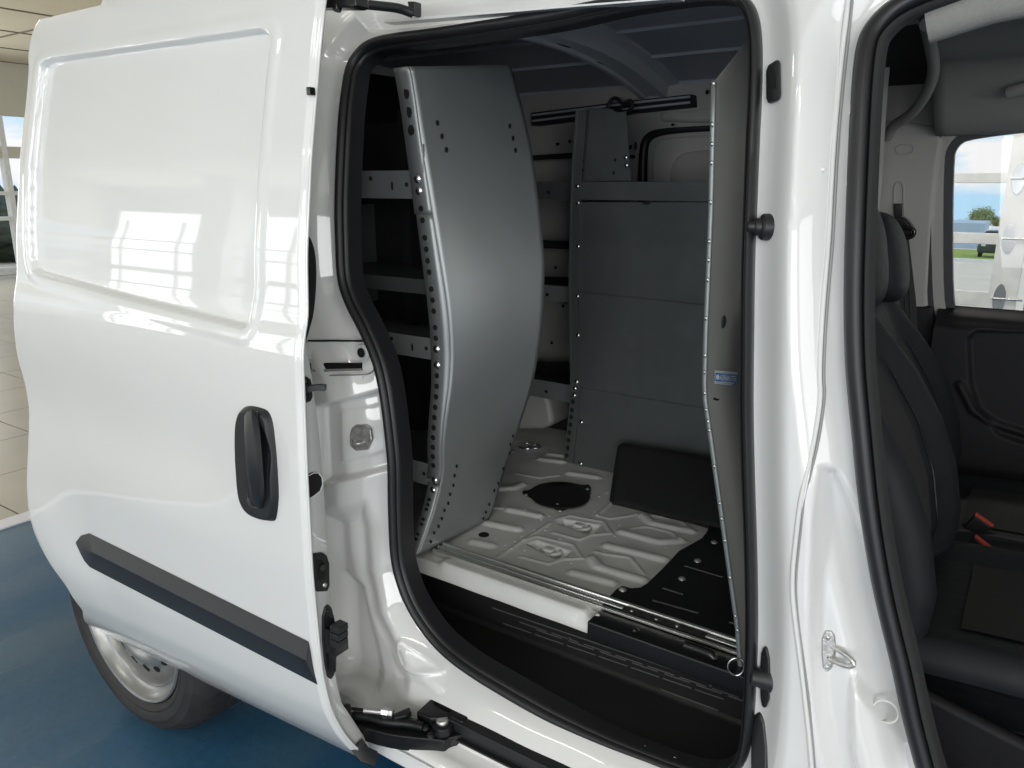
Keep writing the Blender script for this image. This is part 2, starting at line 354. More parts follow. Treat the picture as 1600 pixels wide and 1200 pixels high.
YJ = lambda z: Ys(z)-.045
def px(pts, Yf=YJ): return [hs(u, v, Yf)[[0, 2]] for u, v in pts]
pocket = px([(505,632),(578,616),(586,640),(588,742),(512,752)])
plate = px([(528,643),(574,641),(577,716),(531,724)])
lower = px([(513,800),(562,790),(572,830),(577,900),(592,960),(622,1020),(640,1075),(600,1095),(535,1095),(520,950)])
scoop = px([(535,900),(556,920),(580,1010),(596,1090),(552,1090),(540,1000)])
tri = px([(622,1005),(680,1058),(648,1050),(628,1040),(618,1020)])
bpock = px([(1278,733),(1300,745),(1322,800),(1345,870),(1362,930),(1380,1010),(1402,1100),(1425,1200),(1440,1290),(1300,1290),(1285,1200),(1268,1100),(1262,1000),(1262,900),(1266,820)])
bcrest = px([(1322,1065),(1350,1110),(1385,1160),(1420,1205),(1450,1270),(1340,1290),(1322,1180)])
roofrec = px([(583,48),(860,20),(1000,5),(1110,-7),(1100,-60),(578,-30)], Ys)
seam_px = [(1326,-30),(1322,0),(1308,69),(1295,206),(1289,316),(1286,382),(1278,492),(1275,590),(1278,625),(1270,698),(1253,772),(1245,841),(1239,900),(1242,952),(1255,1049),(1266,1145),(1270,1200),(1276,1260)]
def jambY(X, Z):
    d1, d2 = sdf(L1, X, Z), sdf(L2, X, Z); m = np.minimum(d1, d2); ys = Ys(Z)
    side = ss(-1.0, -1.06, X)
    Y = ys+.004-.05*ss(.004, .07, m)
    Y = Y-.02*ss(.06, .11, d1)*side
    # rear quarter: step out to the outer skin, well behind the open door
    Y = Y+(Yo(Z)-Y)*ss(.26, .31, d1)*ss(-1.25, -1.35, X)
    # sill below the opening
    sill = np.interp(Z, [.26, .285, .30, .345, .352, .372, .385, .425, .47], [1.02, .985, .967, .972, 1.03, 1.045, 1.05, 1.085, 1.125])
    Y = np.where(Z < .47, Y+(np.minimum(Y, sill)-Y)*ss(.47, .42, Z), Y)
    ft = ss(-1.02, -.98, X)
    # pressings on the pillars
    Y = Y+.030*ss(.004, -.008, sdf(pocket, X, Z))
    Y = Y-.005*ss(.002, -.003, sdf(plate, X, Z))
    Y = Y+.034*ss(.018, -.040, sdf(lower, X, Z))
    Y = Y+.016*ss(.016, -.020, sdf(scoop, X, Z))
    dt = sdf(tri, X, Z); Y = Y-.005*np.exp(-(dt/.0045)**2)
    Y = Y+0.034*ss(.003, -.020, sdf(bpock, X, Z))
    Y = Y-.018*ss(.002, -.009, sdf(bcrest, X, Z))
    Y = Y+.040*ss(.001, -.004, sdf(roofrec, X, Z))
    Y = Y+.0012*np.sin(Z*23+X*7)*np.sin(X*31-Z*5)
    return Y
WX, WZ, WR = -1.87, .326, .33
def XT(z): return np.interp(z, [.3, .6, .95, 1.3, 1.8], [-2.24, -2.22, -2.10, -1.98, -1.90])
def jmask(X, Z):
    return (sdf(L1, X, Z) > -.016) & (sdf(L2, X, Z) > -.016) & (np.hypot(X-WX, Z-WZ) > .385) & ~((Z < .30) & (X < -1.4)) & (X > XT(Z))
gx = np.concatenate([np.arange(-2.24, -1.32, .01), np.arange(-1.32, .02, .0036), np.arange(.02, .6, .02)])
field('body_side', gx, np.arange(.262, 1.90, .0036), lambda X, Z: (X, jambY(X, Z), Z), M_jamb, van, jmask)
# simple closed rest of the shell: roof, far side, tail, floor pan
ry = np.linspace(1.28, 2.48, 25)
def roofz(Y): return 1.832-.068*((Y-1.8)/.7)**2
field('roof_skin', np.linspace(-1.88, .9, 12), np.linspace(1.24, 2.60, 24), lambda X, Y: (X, Y, roofz(Y)+.085), M_white, van)
link('roof_side', [(-1.88, 1.33, 1.895), (.9, 1.33, 1.895), (.9, 1.25, 1.85), (-1.88, 1.25, 1.85), (-1.88, 1.30, 1.90), (.9, 1.30, 1.90)], [(0, 1, 2, 3)], M_white, van)
box('floor_pan', (-2.1, 1.17, .31), (.9, 2.72, .40), M_dark, van)
prism('tail_panel', [(float(XT(z)), 1.0+.25*max(0, z-1.2), z) for z in (.3, .6, .95, 1.3, 1.84)]+[(float(XT(z))+.03, 1.0+.25*max(0, z-1.2), z) for z in (1.84, 1.3, .95, .6, .3)], (0, 1.6, 0), M_white, van)
box('underbody', (-1.50, 1.0, .268), (.9, 2.72, .30), M_dark, van)
prism('rear_bumper', [(-2.22, .97, .30), (-2.36, 1.06, .30), (-2.36, 2.7, .30), (-2.22, 2.74, .30)], (0, 0, .24), M_mould, van, bevel=.03)

# sill track (black channel under the step) and weathered ledge seam
tk0, tk1 = np.array([-.93, 1.045, .392]), np.array([.3, 1.045, .385])
prism('lower_track', [tk0+(.0, -.006, -.026), tk0+(.0, .02, -.026), tk0+(0, .02, .006), tk0+(0, -.006, .004)], (1.32, 0, 0), M_rub, van, bevel=.002)
prism('lower_track_lip', [tk0+(0, -.016, -.030), tk0+(0, -.006, -.030), tk0+(0, -.006, -.024), tk0+(0, -.016, -.026)], (1.32, 0, 0), M_plasg, van)
tube('sill_seam', [(-.95, .966, .336), (-.4, .966, .338), (.3, .966, .338)], .0022, M_seam, van)

# seals
def seal(name, L, prof, mm, parent, sq=0.0):
    P = np.array([[p[0], Ys(p[1]), p[1]] for p in L]); n = len(P); k = len(prof); V = []
    area2 = sum(L[i][0]*L[(i+1) % n][1]-L[(i+1) % n][0]*L[i][1] for i in range(n)); sg = 1 if area2 > 0 else -1
    for i in range(n):
        t = L[(i+1) % n]-L[i-1]; t = t/np.linalg.norm(t); no = np.array([t[1], -t[0]])*sg
        for a, b in prof:
            x, z = L[i]+no*a*(.86 if a < 0 else 1)*(1-sq*float(ss(-.75, -.45, L[i][0]))); V.append((x, Ys(L[i][1])-b*(1-.5*sq*float(ss(-.75, -.45, L[i][0]))), z))
    Fs = [(i*k+j, i*k+(j+1) % k, ((i+1) % n)*k+(j+1) % k, ((i+1) % n)*k+j) for i in range(n) for j in range(k)]
    o = link(name, V, Fs, mm, parent, autosmooth=60); fixn(o); return o
sp = [(.004, -.004), (.004, .012), (.001, .020), (-.006, .025), (-.013, .024), (-.018, .018), (-.0195, .012), (-.022, .012), (-.025, .016), (-.029, .014), (-.031, .006), (-.031, -.03), (-.012, -.03)]
seal('side_door_seal', L1, sp, M_rub, van, .42)
seal('front_door_seal', L2, [(.004, -.004), (.004, .012), (-.002, .022), (-.012, .026), (-.020, .024), (-.024, .016), (-.024, -.03), (0, -.03)], M_rub, van)
seal('front_trim_edge', L2, [(-.025, -.02), (-.025, .012), (-.028, .017), (-.033, .015), (-.036, .006), (-.036, -.02)], M_rubfuzz, van)
# inner return of the side opening
seal('opening_return', L1, [(-.016, -.005), (-.028, -.005), (-.028, -.03), (-.016, -.03)], M_dark, van, .42)

# seam on the middle pillar
sm = chaikin([(lambda q: np.array([q[0], jambY(np.array([[q[0]]]), np.array([[q[2]]]))[0, 0]-.001, q[2]]))(hs(u, v, lambda z: Ys(z)-.04)) for u, v in seam_px], False, 2)
tube('pillar_seam', sm, .0035, M_seam, van, n=8)
tube('pillar_seam_gap', sm+np.array([.0052, .002, 0]), .0022, M_gapshade, van, n=6)

def JP(u, v, off=0.0):
    q = hs(u, v, YJ)
    for _ in range(10):
        y = jambY(np.array([[q[0]]]), np.array([[q[2]]]))[0, 0]; q = HY(u, v, y-off)
    return q
# --- C pillar fittings
cv = prism('rail_cover', [JP(u, v, .011) for u, v in [(470,534),(573,534),(579,537),(582,543),(582,559),(578,563),(571,564),(470,561)]], (0, .020, 0), M_jamb, van, bevel=.0025)
lathe('screw', [(0, .003), (.004, .003), (.0045, 0), (.008, 0), (.0085, .003), (.010, .003), (.0105, -.004)], JP(565, 551, .012), (0, -1, 0), M_plas, cv, 20)
lathe('screw_dish', [(.0105, .001), (.016, .0025), (.018, -.003)], JP(565, 551, .011), (0, -1, 0), M_jamb, cv, 24)
prism('rail_slot', [JP(u, v, .001) for u, v in [(482,567),(564,567),(564,577),(484,580)]], (0, .004, 0), M_plasg, van)
prism('rail_slot_edge', [JP(u, v, .003) for u, v in [(482,577.5),(564,575.5),(565,579),(484,582)]], (0, .004, 0), M_alu, van)
tube('cover_shade_line', chaikin([JP(u, v, -.0005) for u, v in [(482,533),(575,533),(584,538),(586,570),(582,583),(566,586),(484,587)]], False, 2), .0016, M_gapshade, van, n=6)  # dark line drawn in place of the shaded edge round the cover
tube('cover_gap', [JP(u, v, .001) for u, v in [(482,532.5),(550,532.5),(574,533)]], .0022, M_plasg, van, n=6)
for u, v in ((561,521),(522,599),(568,590),(545,574),(517,756),(526,754),(535,722),(541,723)): bolt(JP(u, v), (0, -1, 0), .0022, M_jamb, van, 'paint_bead')
st = prism('striker_plate', [JP(u, v, .004) for u, v in [(549,669),(556,663.5),(570,663.5),(578,671),(580,688),(574,703),(556,705),(546.5,697),(546,680)]], (0, .008, 0), M_striker, van, bevel=.002)
q = JP(563.5, 690, .004)
tube('striker_loop', chaikin([q+(-.012, .004, .001), q+(-.012, -.018, .001), q+(.010, -.018, .001), q+(.010, .004, .001)], False, 2), .0032, M_striker, st)
for u, v in ((562,674),(563,697)): bolt(JP(u, v, .005), (0, -1, 0), .0045, M_striker, st, 'screw_head')
# --- roof track and top roller arm
prism('roof_track_lip', [HY(u, v, 1.215) for u, v in [(600,36),(860,14),(1060,-2),(1060,-5),(860,10),(600,31)]], (0, .03, 0), M_jamb, van, bevel=.001)
ra = tube('top_roller_arm', chaikin([HY(486, 3, .95), HY(520, 4, 1.0), HY(560, 6, 1.06), HY(600, 10, 1.13), HY(625, 13, 1.17), HY(645, 21, 1.19)], False, 2), .0085, M_plas, van, n=10)
prism('arm_sleeve', [HY(u, v, .96) for u, v in [(486,-8),(555,-8),(556,10),(550,12),(486,12)]], (0, .03, 0), M_plasg, ra, bevel=.003)
lathe('arm_screw', [(0, .004), (.007, .004), (.0075, .0), (.0075, -.012)], HY(527, 13, .965), (0, -.3, -1), M_plasg, ra, 14)
prism('roller_block', [HY(u, v, 1.20) for u, v in [(636,2),(648,2),(648,26),(640,24)]], (0, .02, 0), M_plasg, ra, bevel=.002)
# --- B pillar fittings
lk = prism('lock_socket', [JP(u, v, .008) for u, v in [(1196,111),(1200,101),(1214,92),(1217,97),(1218,150),(1214,157),(1200,162),(1196,153)]], (0, .016, 0), M_plas, van, bevel=.003)
prism('socket_opening', [JP(u, v, .0095) for u, v in [(1203,115),(1211,111),(1212,138),(1203,141)]], (0, .004, 0), M_black, lk)
bf = lathe('rubber_buffer', [(0, .030), (.006, .030), (.008, .027), (.0085, .021), (.011, .020), (.0125, .018), (.013, .012), (.0165, .011), (.019, .008), (.0195, .0), (.018, -.008)], JP(1200, 355, .0), (-.85, -.5, .03), M_rub, van, 28)
gs = prism('guide_socket', [JP(u, v, .006) for u, v in [(1188,1022),(1192,1012),(1197,1012),(1201,1030),(1202,1060),(1201,1095),(1196,1108),(1190,1106),(1187,1090),(1186,1050)]], (0, .02, 0), M_plas, van, bevel=.004)
lathe('guide_boss', [(.007, .014), (.010, .022), (.013, .020), (.0145, .012), (.018, .0), (.020, -.01)], JP(1194, 1060, .004), (-.9, -.42, .05), M_plas, gs, 24)
lathe('boss_mouth', [(0, .015), (.0095, .0165), (.009, .012)], JP(1194, 1060, .004), (-.9, -.42, .05), M_black, gs, 20)
prism('lower_buffer', [JP(u, v, .004) for u, v in [(1172,1135),(1178,1118),(1187,1112),(1194,1130),(1198,1170),(1198,1260),(1172,1260)]], (0, .025, 0), M_plas, van, bevel=.006)
ds = prism('door_striker', [JP(u, v, .004) for u, v in [(1284,999),(1290,986),(1297,986),(1302,994),(1304,1010),(1303,1030),(1298,1045),(1291,1051),(1286,1044),(1284,1025)]], (.004, .010, 0), M_striker, van, bevel=.002)
q = JP(1297, 1020, .005)
tube('striker_bow', chaikin([q+(.0, .004, .010), q+(.020, -.004, .009), q+(.034, -.010, .005), q+(.036, -.011, -.003), q+(.022, -.010, -.008), q+(.0, 0, -.010)], False, 2), .0042, M_striker, ds)
for u, v in ((1294,996),(1293,1042)): bolt(JP(u, v, .005), (.5, -1, 0), .004, M_striker, ds, 'screw_head')
cq = JP(1384, 1112, .0); tube('pressed_ring', [cq+(.017*math.cos(a), 0, .018*math.sin(a)) for a in np.linspace(0, 2*math.pi, 32, endpoint=False)], .0016, M_jamb, van, n=6, closed=True, nrm=(0, 1, 0))
bolt(JP(1284, 265), (0, -1, 0), .004, M_jamb, van, 'paint_bead')

# ---------------------------------------------------------------- the sliding door
door = bpy.data.objects.new('sliding_door', None); _add(door, (-1.45, .85, .31), van)
tag(door, 'white sliding side door slid back along the van')
XF = -1.0
rear_px = [(150,986),(124,952),(101,911),(75,866),(56,825),(47,797),(39,756),(34,700),(28,640),(21,599),(12,550),(9,500),(10,460),(13,432),(14,405),(13,375),(15,319),(17,262),(22,210),(28,157),(32,109),(31,86),(36,56),(49,30),(78,3),(130,-25)]
ZRB0 = HY(150, 986, .929); SHB = .304-ZRB0[2]
rp = np.array([hs(u, v, lambda z: Yd(z+SHB*ss(.75, .45, z)))[[2, 0]] for u, v in rear_px]); rp = rp[np.argsort(rp[:, 0])]
zr = np.interp(zt, rp[:, 0], rp[:, 1]); pad = np.concatenate([np.full(20, zr[0]), zr, np.full(20, zr[-1])]); g = np.exp(-.5*(np.arange(-20, 21)*.004/.012)**2); g /= g.sum(); zr = np.convolve(pad, g, 'valid')
def Xr(z): return np.interp(z, zt, zr)
win = px([(61,112),(63,102),(69,96),(80,92),(404,46),(415,49),(421,56),(422,64),(397,450),(392,480),(387,505),(383,511),(377,513),(200,468),(60,429),(51,422),(47,408),(45,262)], Yd)
swoop = px([(75,630),(100,655),(125,690),(150,740),(172,775),(185,800)], Yd)
scar = px([(48,790),(80,815),(120,838),(170,851),(230,858)], Yd)
ZRB = HY(150, 986, .929); 
def zbot(X): return .304+(ZRB[2]-.304)*np.clip((XF-X)/(XF-ZRB[0]), 0, 1)
def doorY(X, Z):
    Y = Yd(Z+(.304-zbot(X))*ss(.75, .45, Z))
    Y = Y+.016*ss(.0015, -.0045, sdf(win, X, Z))
    Y = Y-.002*ss(.02, .0, np.abs(sdf(win, X, Z)-.014))
    # rolled rear edge and hemmed front edge
    e = X-Xr(Z); Y = Y+.055*ss(.05, 0, e)**2*ss(.5, .9, Z)+.02*ss(.02, 0, e)**2
    Y = Y+.007*ss(.012, 0, XF-X)**2
    # gentle waist scoop and flare over the wheel
    Y = Y+.010*np.exp(-((Z-.95)/.10)**2)*ss(XF-.02, XF-.35, X)
    Y = Y-.018*ss(.30, 0, X-Xr(Z))*np.exp(-((Z-.62)/.16)**2)
    return Y
ua = np.concatenate([np.linspace(0, .12, 50)[:-1], np.linspace(.12, .95, 300)[:-1], np.linspace(.95, 1, 30)]); wb = np.linspace(0, 1, 520)
def dfn(A, B):
    X = ZRB[0]+(XF-ZRB[0])*A
    for _ in range(4): Z = zbot(X)+(1.815-zbot(X))*B; X = Xr(Z)+(XF-Xr(Z))*A
    return X, doorY(X, Z), Z
hp = [(375,640),(381,634),(392,632),(409,635.5),(419,640),(425,650),(429,666),(434,718),(437,770),(436,790),(433,812),(428,817),(409,814),(390,805),(377,786),(371,760),(367.5,711),(369,662)]
hpoly = chaikin(px(hp, Yd), True, 2)
def dmask(A, B): X, Y, Z = dfn(A, B); return sdf(hpoly, X, Z) > -.006
field('door_skin', ua, wb, dfn, M_white, door, dmask)
def DP(u, v, off=0.0):
    q = hs(u, v, Yd)
    for _ in range(8):
        y = doorY(np.array([[q[0]]]), np.array([[q[2]]]))[0, 0]; q = HY(u, v, y-off)
    return q
# front hem and edge return
zz = np.linspace(.304, 1.815, 120)
hem = np.array([(XF+.001, doorY(np.array([[XF]]), np.array([[z]]))[0, 0]+.003, z) for z in zz])
tube('door_hem', hem+np.array([-.001, .0, 0]), .0028, M_white, door, n=10)
ret_px = [(482,545),(490,590),(496,640),(503,700),(508,760),(512,820),(515,880),(519,930),(521,980),(523,1030),(528,1065),(536,1100),(545,1112),(560,1135),(580,1165)]
rt = np.array([HX(u, v, XF-.012)[[2, 1]] for u, v in ret_px]); rt = rt[np.argsort(rt[:, 0])]
yi = np.interp(zz, rt[:, 0], rt[:, 1]); yi = np.where(zz > rt[-1, 0], rt[-1, 1]-.0+0*zz, yi)
yi = np.maximum(yi, Yd(zz)+.022)
yi = np.where(zz > 1.10, np.minimum(yi, Yd(zz)+.05-.03*ss(1.10, 1.4, zz)), yi)
Vv = []
for i, z in enumerate(zz):
    y0 = hem[i, 1]
    Vv += [(XF, y0, z), (XF-.008, y0+.006, z), (XF-.010, y0+.012, z), (XF-.012, yi[i]-.004, z), (XF-.016, yi[i], z), (XF-.12, yi[i]+.03, z)]
link('door_edge', Vv, [(i*6+j, i*6+j+1, i*6+j+7, i*6+j+6) for i in range(len(zz)-1) for j in range(5)], M_jamb, door)
field('door_inner_panel', np.linspace(.03, .93, 20), np.linspace(.34, 1.79, 30), lambda A, B: (Xr(B)+(XF-Xr(B))*A, Yd(B)+.075, B), M_jamb, door)
# moulding: top line, ridge, bottom line along the skin
def mline(p0, p1, off, n=40): return [DP(p0[0]+(p1[0]-p0[0])*t, p0[1]+(p1[1]-p0[1])*t, off) for t in np.linspace(0, 1, n)]
top = [DP(118, 848, .001)]+[DP(126, 837, .001)]+mline((139,833), (482,1002.5), .001, 38)
rid = [DP(120, 852, .004)]+[DP(128, 857, .013)]+mline((139,860), (478,1032), .019, 38)
rid2 = [DP(121, 855, .004)]+[DP(130, 864, .012)]+mline((140,867), (481,1040), .018, 38)
bot = [DP(126, 866, .001)]+[DP(132, 877, .001)]+mline((140,886), (496,1070), .001, 38)
n = len(top); V = top+rid+rid2+bot
Fs = [(k*n+i, k*n+i+1, (k+1)*n+i+1, (k+1)*n+i) for k in range(3) for i in range(n-1)]+[(0, n, 2*n, 3*n), (n-1, 2*n-1, 3*n-1, 4*n-1)]
o = link('side_moulding', V, Fs, M_mould, door, autosmooth=32); fixn(o); tag(o, 'black plastic rubbing strip low on the white door')
# handle
hp = [(375,640),(381,634),(392,632),(409,635.5),(419,640),(425,650),(429,666),(434,718),(437,770),(436,790),(433,812),(428,817),(409,814),(390,805),(377,786),(371,760),(367.5,711),(369,662)]
hpoly = chaikin(px(hp, Yd), True, 2)
cup = chaikin(px([(402,655),(415,660),(425,680),(430,715),(429,750),(420,780),(408,790),(396,786),(392,770)], Yd), True, 2)
def hY(X, Z):
    d = sdf(hpoly, X, Z); h = .016*ss(.001, -.010, d)-.003
    h = h-.034*ss(.002, -.014, sdf(cup, X, Z)); return doorY(X, Z)-h
hx0, hz0 = hpoly.min(0)-.006; hx1, hz1 = hpoly.max(0)+.006
hb = field('handle_bezel', np.arange(hx0, hx1, .0016), np.arange(hz0, hz1, .0016), lambda X, Z: (X, hY(X, Z), Z), M_plas, door, lambda X, Z: sdf(hpoly, X, Z) < .0015)
tag(hb, 'black plastic pull handle bezel with grip')
g0 = [(391,646),(392,670),(394,700),(396,730),(399,760),(402,785)]
gp = [DP(u+1, v, o_) for (u, v), o_ in zip(g0, (.012, .024, .031, .033, .028, .012))]
sweep('handle_grip', chaikin(gp, False, 2), [(-.016, -.006), (-.017, .0), (-.014, .006), (0, .009), (.014, .006), (.017, 0), (.016, -.006), (0, -.008)], (0, -1, 0), M_plas, hb)
prism('handle_latch_cap', [DP(u, v, .017) for u, v in [(384,644),(402,643),(402,657),(396,658),(395,650),(384,652)]], (0, .004, 0), M_plasg, hb, bevel=.001)
# fittings on the door's front edge (plane X = XF-.012)
E_ = lambda u, v, dx=0: HX(u, v, XF-.010+dx)
def eprism(name, pts, t, m, parent, dx=.002, bevel=.0015): return prism(name, [E_(u, v, dx) for u, v in pts], (t, 0, 0), m, parent, bevel)
gpn = eprism('guide_pin_plate', [(469,598),(472,590),(479,588),(486,593),(488,604),(489,620),(486,627),(480,629.5),(473,625),(470,615)], -.01, M_plas, door, .006)
sweep('guide_pin', [E_(478, 608), E_(490, 606, .012), E_(500, 605, .022), E_(509, 606, .030)], [(-.006, -.005), (.006, -.005), (.006, .005), (-.006, .005)], (0, 0, 1), M_plas, gpn)
for v in (596, 620): bolt(E_(479, v, .007), (1, 0, 0), .005, M_plasg, gpn, 'screw_head')
eprism('cable_port', [(472,745),(490,738),(497,738),(503,745),(504,757),(500,768),(490,776),(476,784)], -.006, M_black, door, .003)
tube('cable_port_rim', [E_(u, v, .002) for u, v in [(474,747),(490,739),(497,739),(503,746),(504,757),(500,767),(490,775),(477,782)]], .0014, M_jamb, door, n=6)
lt = eprism('latch_case', [(487,866),(505,864),(511,868),(515,880),(515.5,915),(512,924),(496,925)], -.01, M_plas, door, .005)
eprism('latch_mouth', [(494,876),(504,874),(508,884),(507,905),(497,908)], -.01, M_black, lt, .0065)
lathe('latch_lug', [(0, .006), (.006, .006), (.009, .0), (.009, -.004)], E_(502, 886, .006), (1, -.2, 0), M_plasg, lt, 14)
bolt(E_(508, 914, .006), (1, 0, 0), .0045, M_striker, lt, 'screw_head')
cn = eprism('connector_plate', [(505,965),(509,950),(514,945),(519,950),(524,970),(527,1010),(526,1040),(523,1055),(518,1062),(513,1058),(509,1040),(505,1000)], -.008, M_plas, door, .004, .002)
box('contact_block', E_(520, 985, .004)+(0, -.022, -.036), E_(520, 985, .004)+(.028, .012, .016), M_plasg, cn, .002)
for k in range(3): 
    p = E_(526, 977+11*k, .03); box('contact', p+(-.006, -.012, -.009), p+(.016, .014, .004), M_plas, cn, .0015)
eprism('connector_tail', [(511,1015),(522,1013),(522,1048),(514,1050)], .006, M_plasg, cn, .006)
for u, v in ((513,955),(520,1052)): bolt(E_(u, v, .006), (1, 0, 0), .003, M_plasg, cn, 'screw_head')
# inside handle shell showing past the front edge
ih = prism('inner_handle', chaikin([HX(u, v, XF-.06) for u, v in [(462,350),(480,360),(490,376),(496,400),(497,440),(493,490),(486,515),(479,540),(462,545)]], True, 2), (-.10, 0, 0), M_plas, door, bevel=.006)
prism('inner_handle_grip', chaikin([HX(u, v, XF-.055) for u, v in [(466,392),(478,396),(485,415),(486,450),(482,475),(472,487),(466,488)]], True, 2), (-.006, 0, 0), M_plasg, ih, bevel=.002)
# rubber tip at the lower front corner
sweep('corner_bumper', [HX(558, 1163, XF-.005), HX(568, 1178, XF+.006), HX(586, 1186, XF+.02)], [(-.015, -.006), (.014, -.008), (.016, .002), (.004, .007), (-.014, .006)], (0, -.4, 1), M_rub, door)
box('edge_stop', HX(481, 142, XF)+(-.004, 0, -.006), HX(481, 142, XF)+(.004, .012, .006), M_plasg, door, .001)
# lower hinge arm, carried in the sill track
arm = prism('hinge_arm', chaikin([HZ(u, v, .375) for u, v in [(546,1110),(560,1112),(600,1113),(640,1120),(668,1126),(684,1128),(690,1122),(700,1122),(712,1130),(732,1128),(735,1138),(728,1148),(700,1152),(696,1158),(680,1155),(640,1152),(600,1146),(560,1134),(547,1126)]], True, 1), (0, 0, -.035), M_hinge, van, bevel=.005)
tag(arm, 'black steel hinge arm joining the door to the sill')
sweep('arm_rib', chaikin([HZ(u, v, .384) for u, v in [(552,1118),(580,1120),(602,1128),(640,1130),(662,1136)]], False, 2), circ(.010, 8), (0, 0, 1), M_hinge, arm)
prism('arm_bracket', [HZ(u, v, .40) for u, v in [(650,1112),(672,1092),(690,1086),(704,1094),(712,1108),(700,1120),(672,1122)]], (0, 0, -.02), M_hinge, arm, bevel=.004)
prism('arm_carriage', [HZ(u, v, .40) for u, v in [(668,1084),(730,1108),(732,1122),(722,1128),(676,1104)]], (0, 0, -.05), M_hinge, arm, bevel=.004)
lathe('arm_pivot', [(0, .006), (.011, .006), (.013, .003), (.013, -.02)], HZ(691, 1127, .392), (0, -.1, 1), M_striker, arm, 20)
lathe('arm_pivot_collar', [(.013, .0), (.021, .0), (.023, -.008), (.023, -.05)], HZ(691, 1130, .392), (0, 0, 1), M_hinge, arm, 24)
for u, v in ((665,1136),(673,1148),(716,1122),(725,1122)): bolt(HZ(u, v, .385), (0, -.2, 1), .008, M_hinge, arm, 'bolt')
cab = tube('door_cable', chaikin([HZ(549, 1107, .40), HZ(575, 1110, .40), HZ(600, 1112, .40)], False, 1), .0034, M_plasg, arm)
lathe('cable_sleeve', [(.0035, -.01), (.0055, -.01), (.0055, .032), (.004, .034)], HZ(576, 1110.5, .40), HZ(600, 1112.5, .40)-HZ(576, 1110.5, .40), M_striker, arm, 14)
lathe('cable_nut', [(.0035, 0), (.009, 0), (.009, .014), (.0035, .014)], HZ(597, 1112, .40), HZ(610, 1114, .40)-HZ(597, 1112, .40), M_zinc, arm, 6)
lathe('cable_nut', [(.0035, 0), (.0085, 0), (.0085, .010), (.0035, .010)], HZ(607, 1113, .40), HZ(610, 1114, .40)-HZ(597, 1112, .40), M_striker, arm, 6)
prism('cable_anchor', [HZ(u, v, .40) for u, v in [(612,1116),(630,1108),(640,1104),(643,1112),(636,1117),(616,1121)]], (0, 0, -.012), M_hinge, arm, bevel=.003)
prism('arm_foot', [HZ(u, v, .40) for u, v in [(532,1104),(541,1097),(548,1098),(549,1118),(540,1122)]], (0, 0, -.045), M_hinge, arm, bevel=.004)

# ---------------------------------------------------------------- rear wheel
wh = bpy.data.objects.new('rear_wheel', None); _add(wh, (WX, 1.05, WZ), van)
yo = .925
def wl(name, prof, m, parent, n=72, angle=40): return lathe(name, [(r*1.085, h*(1.3 if name == 'tyre' else 1)) for r, h in prof], (WX, yo, WZ), (0, -1, 0), m, parent, n, angle)
ty = wl('tyre', [(.208, -.012), (.212, .002), (.226, .010), (.232, .0085), (.236, .0105), (.252, .012), (.256, .0095), (.272, .006), (.286, -.006), (.296, -.022), (.3025, -.036), (.305, -.058), (.305, -.064), (.298, -.065), (.298, -.071), (.305, -.072), (.3055, -.098), (.298, -.099), (.298, -.105), (.3055, -.106), (.305, -.135), (.298, -.160), (.27, -.175), (.21, -.165)], M_tyre, wh, 96, 30)
# tread sipes
for i in range(96):
    a = 2*math.pi*i/96
    if not (math.pi < a < 2*math.pi): continue
    pts = [(WX+(.3285)*math.cos(a+d), yo+y, WZ+(.3285)*math.sin(a+d)) for d, y in ((.0, .040), (.008, .055), (.018, .075))]
    if i % 2 == 0:
        sweep('tread_sipe', pts, [(-.0016, -.006), (.0016, -.006), (.0016, .0006), (-.0016, .0006)], (math.cos(a), 0, math.sin(a)), M_black, ty)
        pts = [(WX+.3300*math.cos(a+d), yo+y, WZ+.3300*math.sin(a+d)) for d, y in ((.03, .097), (.045, .126))]
        sweep('tread_sipe', pts, [(-.0016, -.006), (.0016, -.006), (.0016, .0006), (-.0016, .0006)], (math.cos(a), 0, math.sin(a)), M_black, ty)
rm = wl('rim', [(.206, -.010), (.209, .004), (.206, .0085), (.200, .006), (.197, -.004), (.190, -.012), (.184, -.020), (.180, -.021), (.175, -.016), (.171, -.022), (.167, -.040), (.163, -.062), (.158, -.066)], M_rim, wh, 96, 40)
wl('wheel_disc', [(.166, -.050), (.156, -.044), (.146, -.030), (.128, -.018), (.108, -.014), (.098, -.020), (.088, -.030), (.078, -.032), (.060, -.032), (.034, -.030), (.030, -.014), (0, -.012)], M_rim, wh, 96, 60)
for i in range(16):
    a = 2*math.pi*(i+.3)/16
    hole((WX+.146*math.cos(a), yo+.0205, WZ+.146*math.sin(a)), (.45*math.cos(a), -1, .45*math.sin(a)), .013 if i % 4 else .016, .010, M_black, rm, -a, 'vent_hole')
for i in range(5):
    a = 2*math.pi*(i+.2)/5; lathe('wheel_bolt', [(0, .012), (.007, .012), (.009, .0)], (WX+.056*math.cos(a), yo+.032, WZ+.052*math.sin(a)), (0, -1, 0), M_striker, rm, 6)
wl('brake_drum', [(0, -.10), (.15, -.10), (.15, -.16)], M_dark, wh, 32)

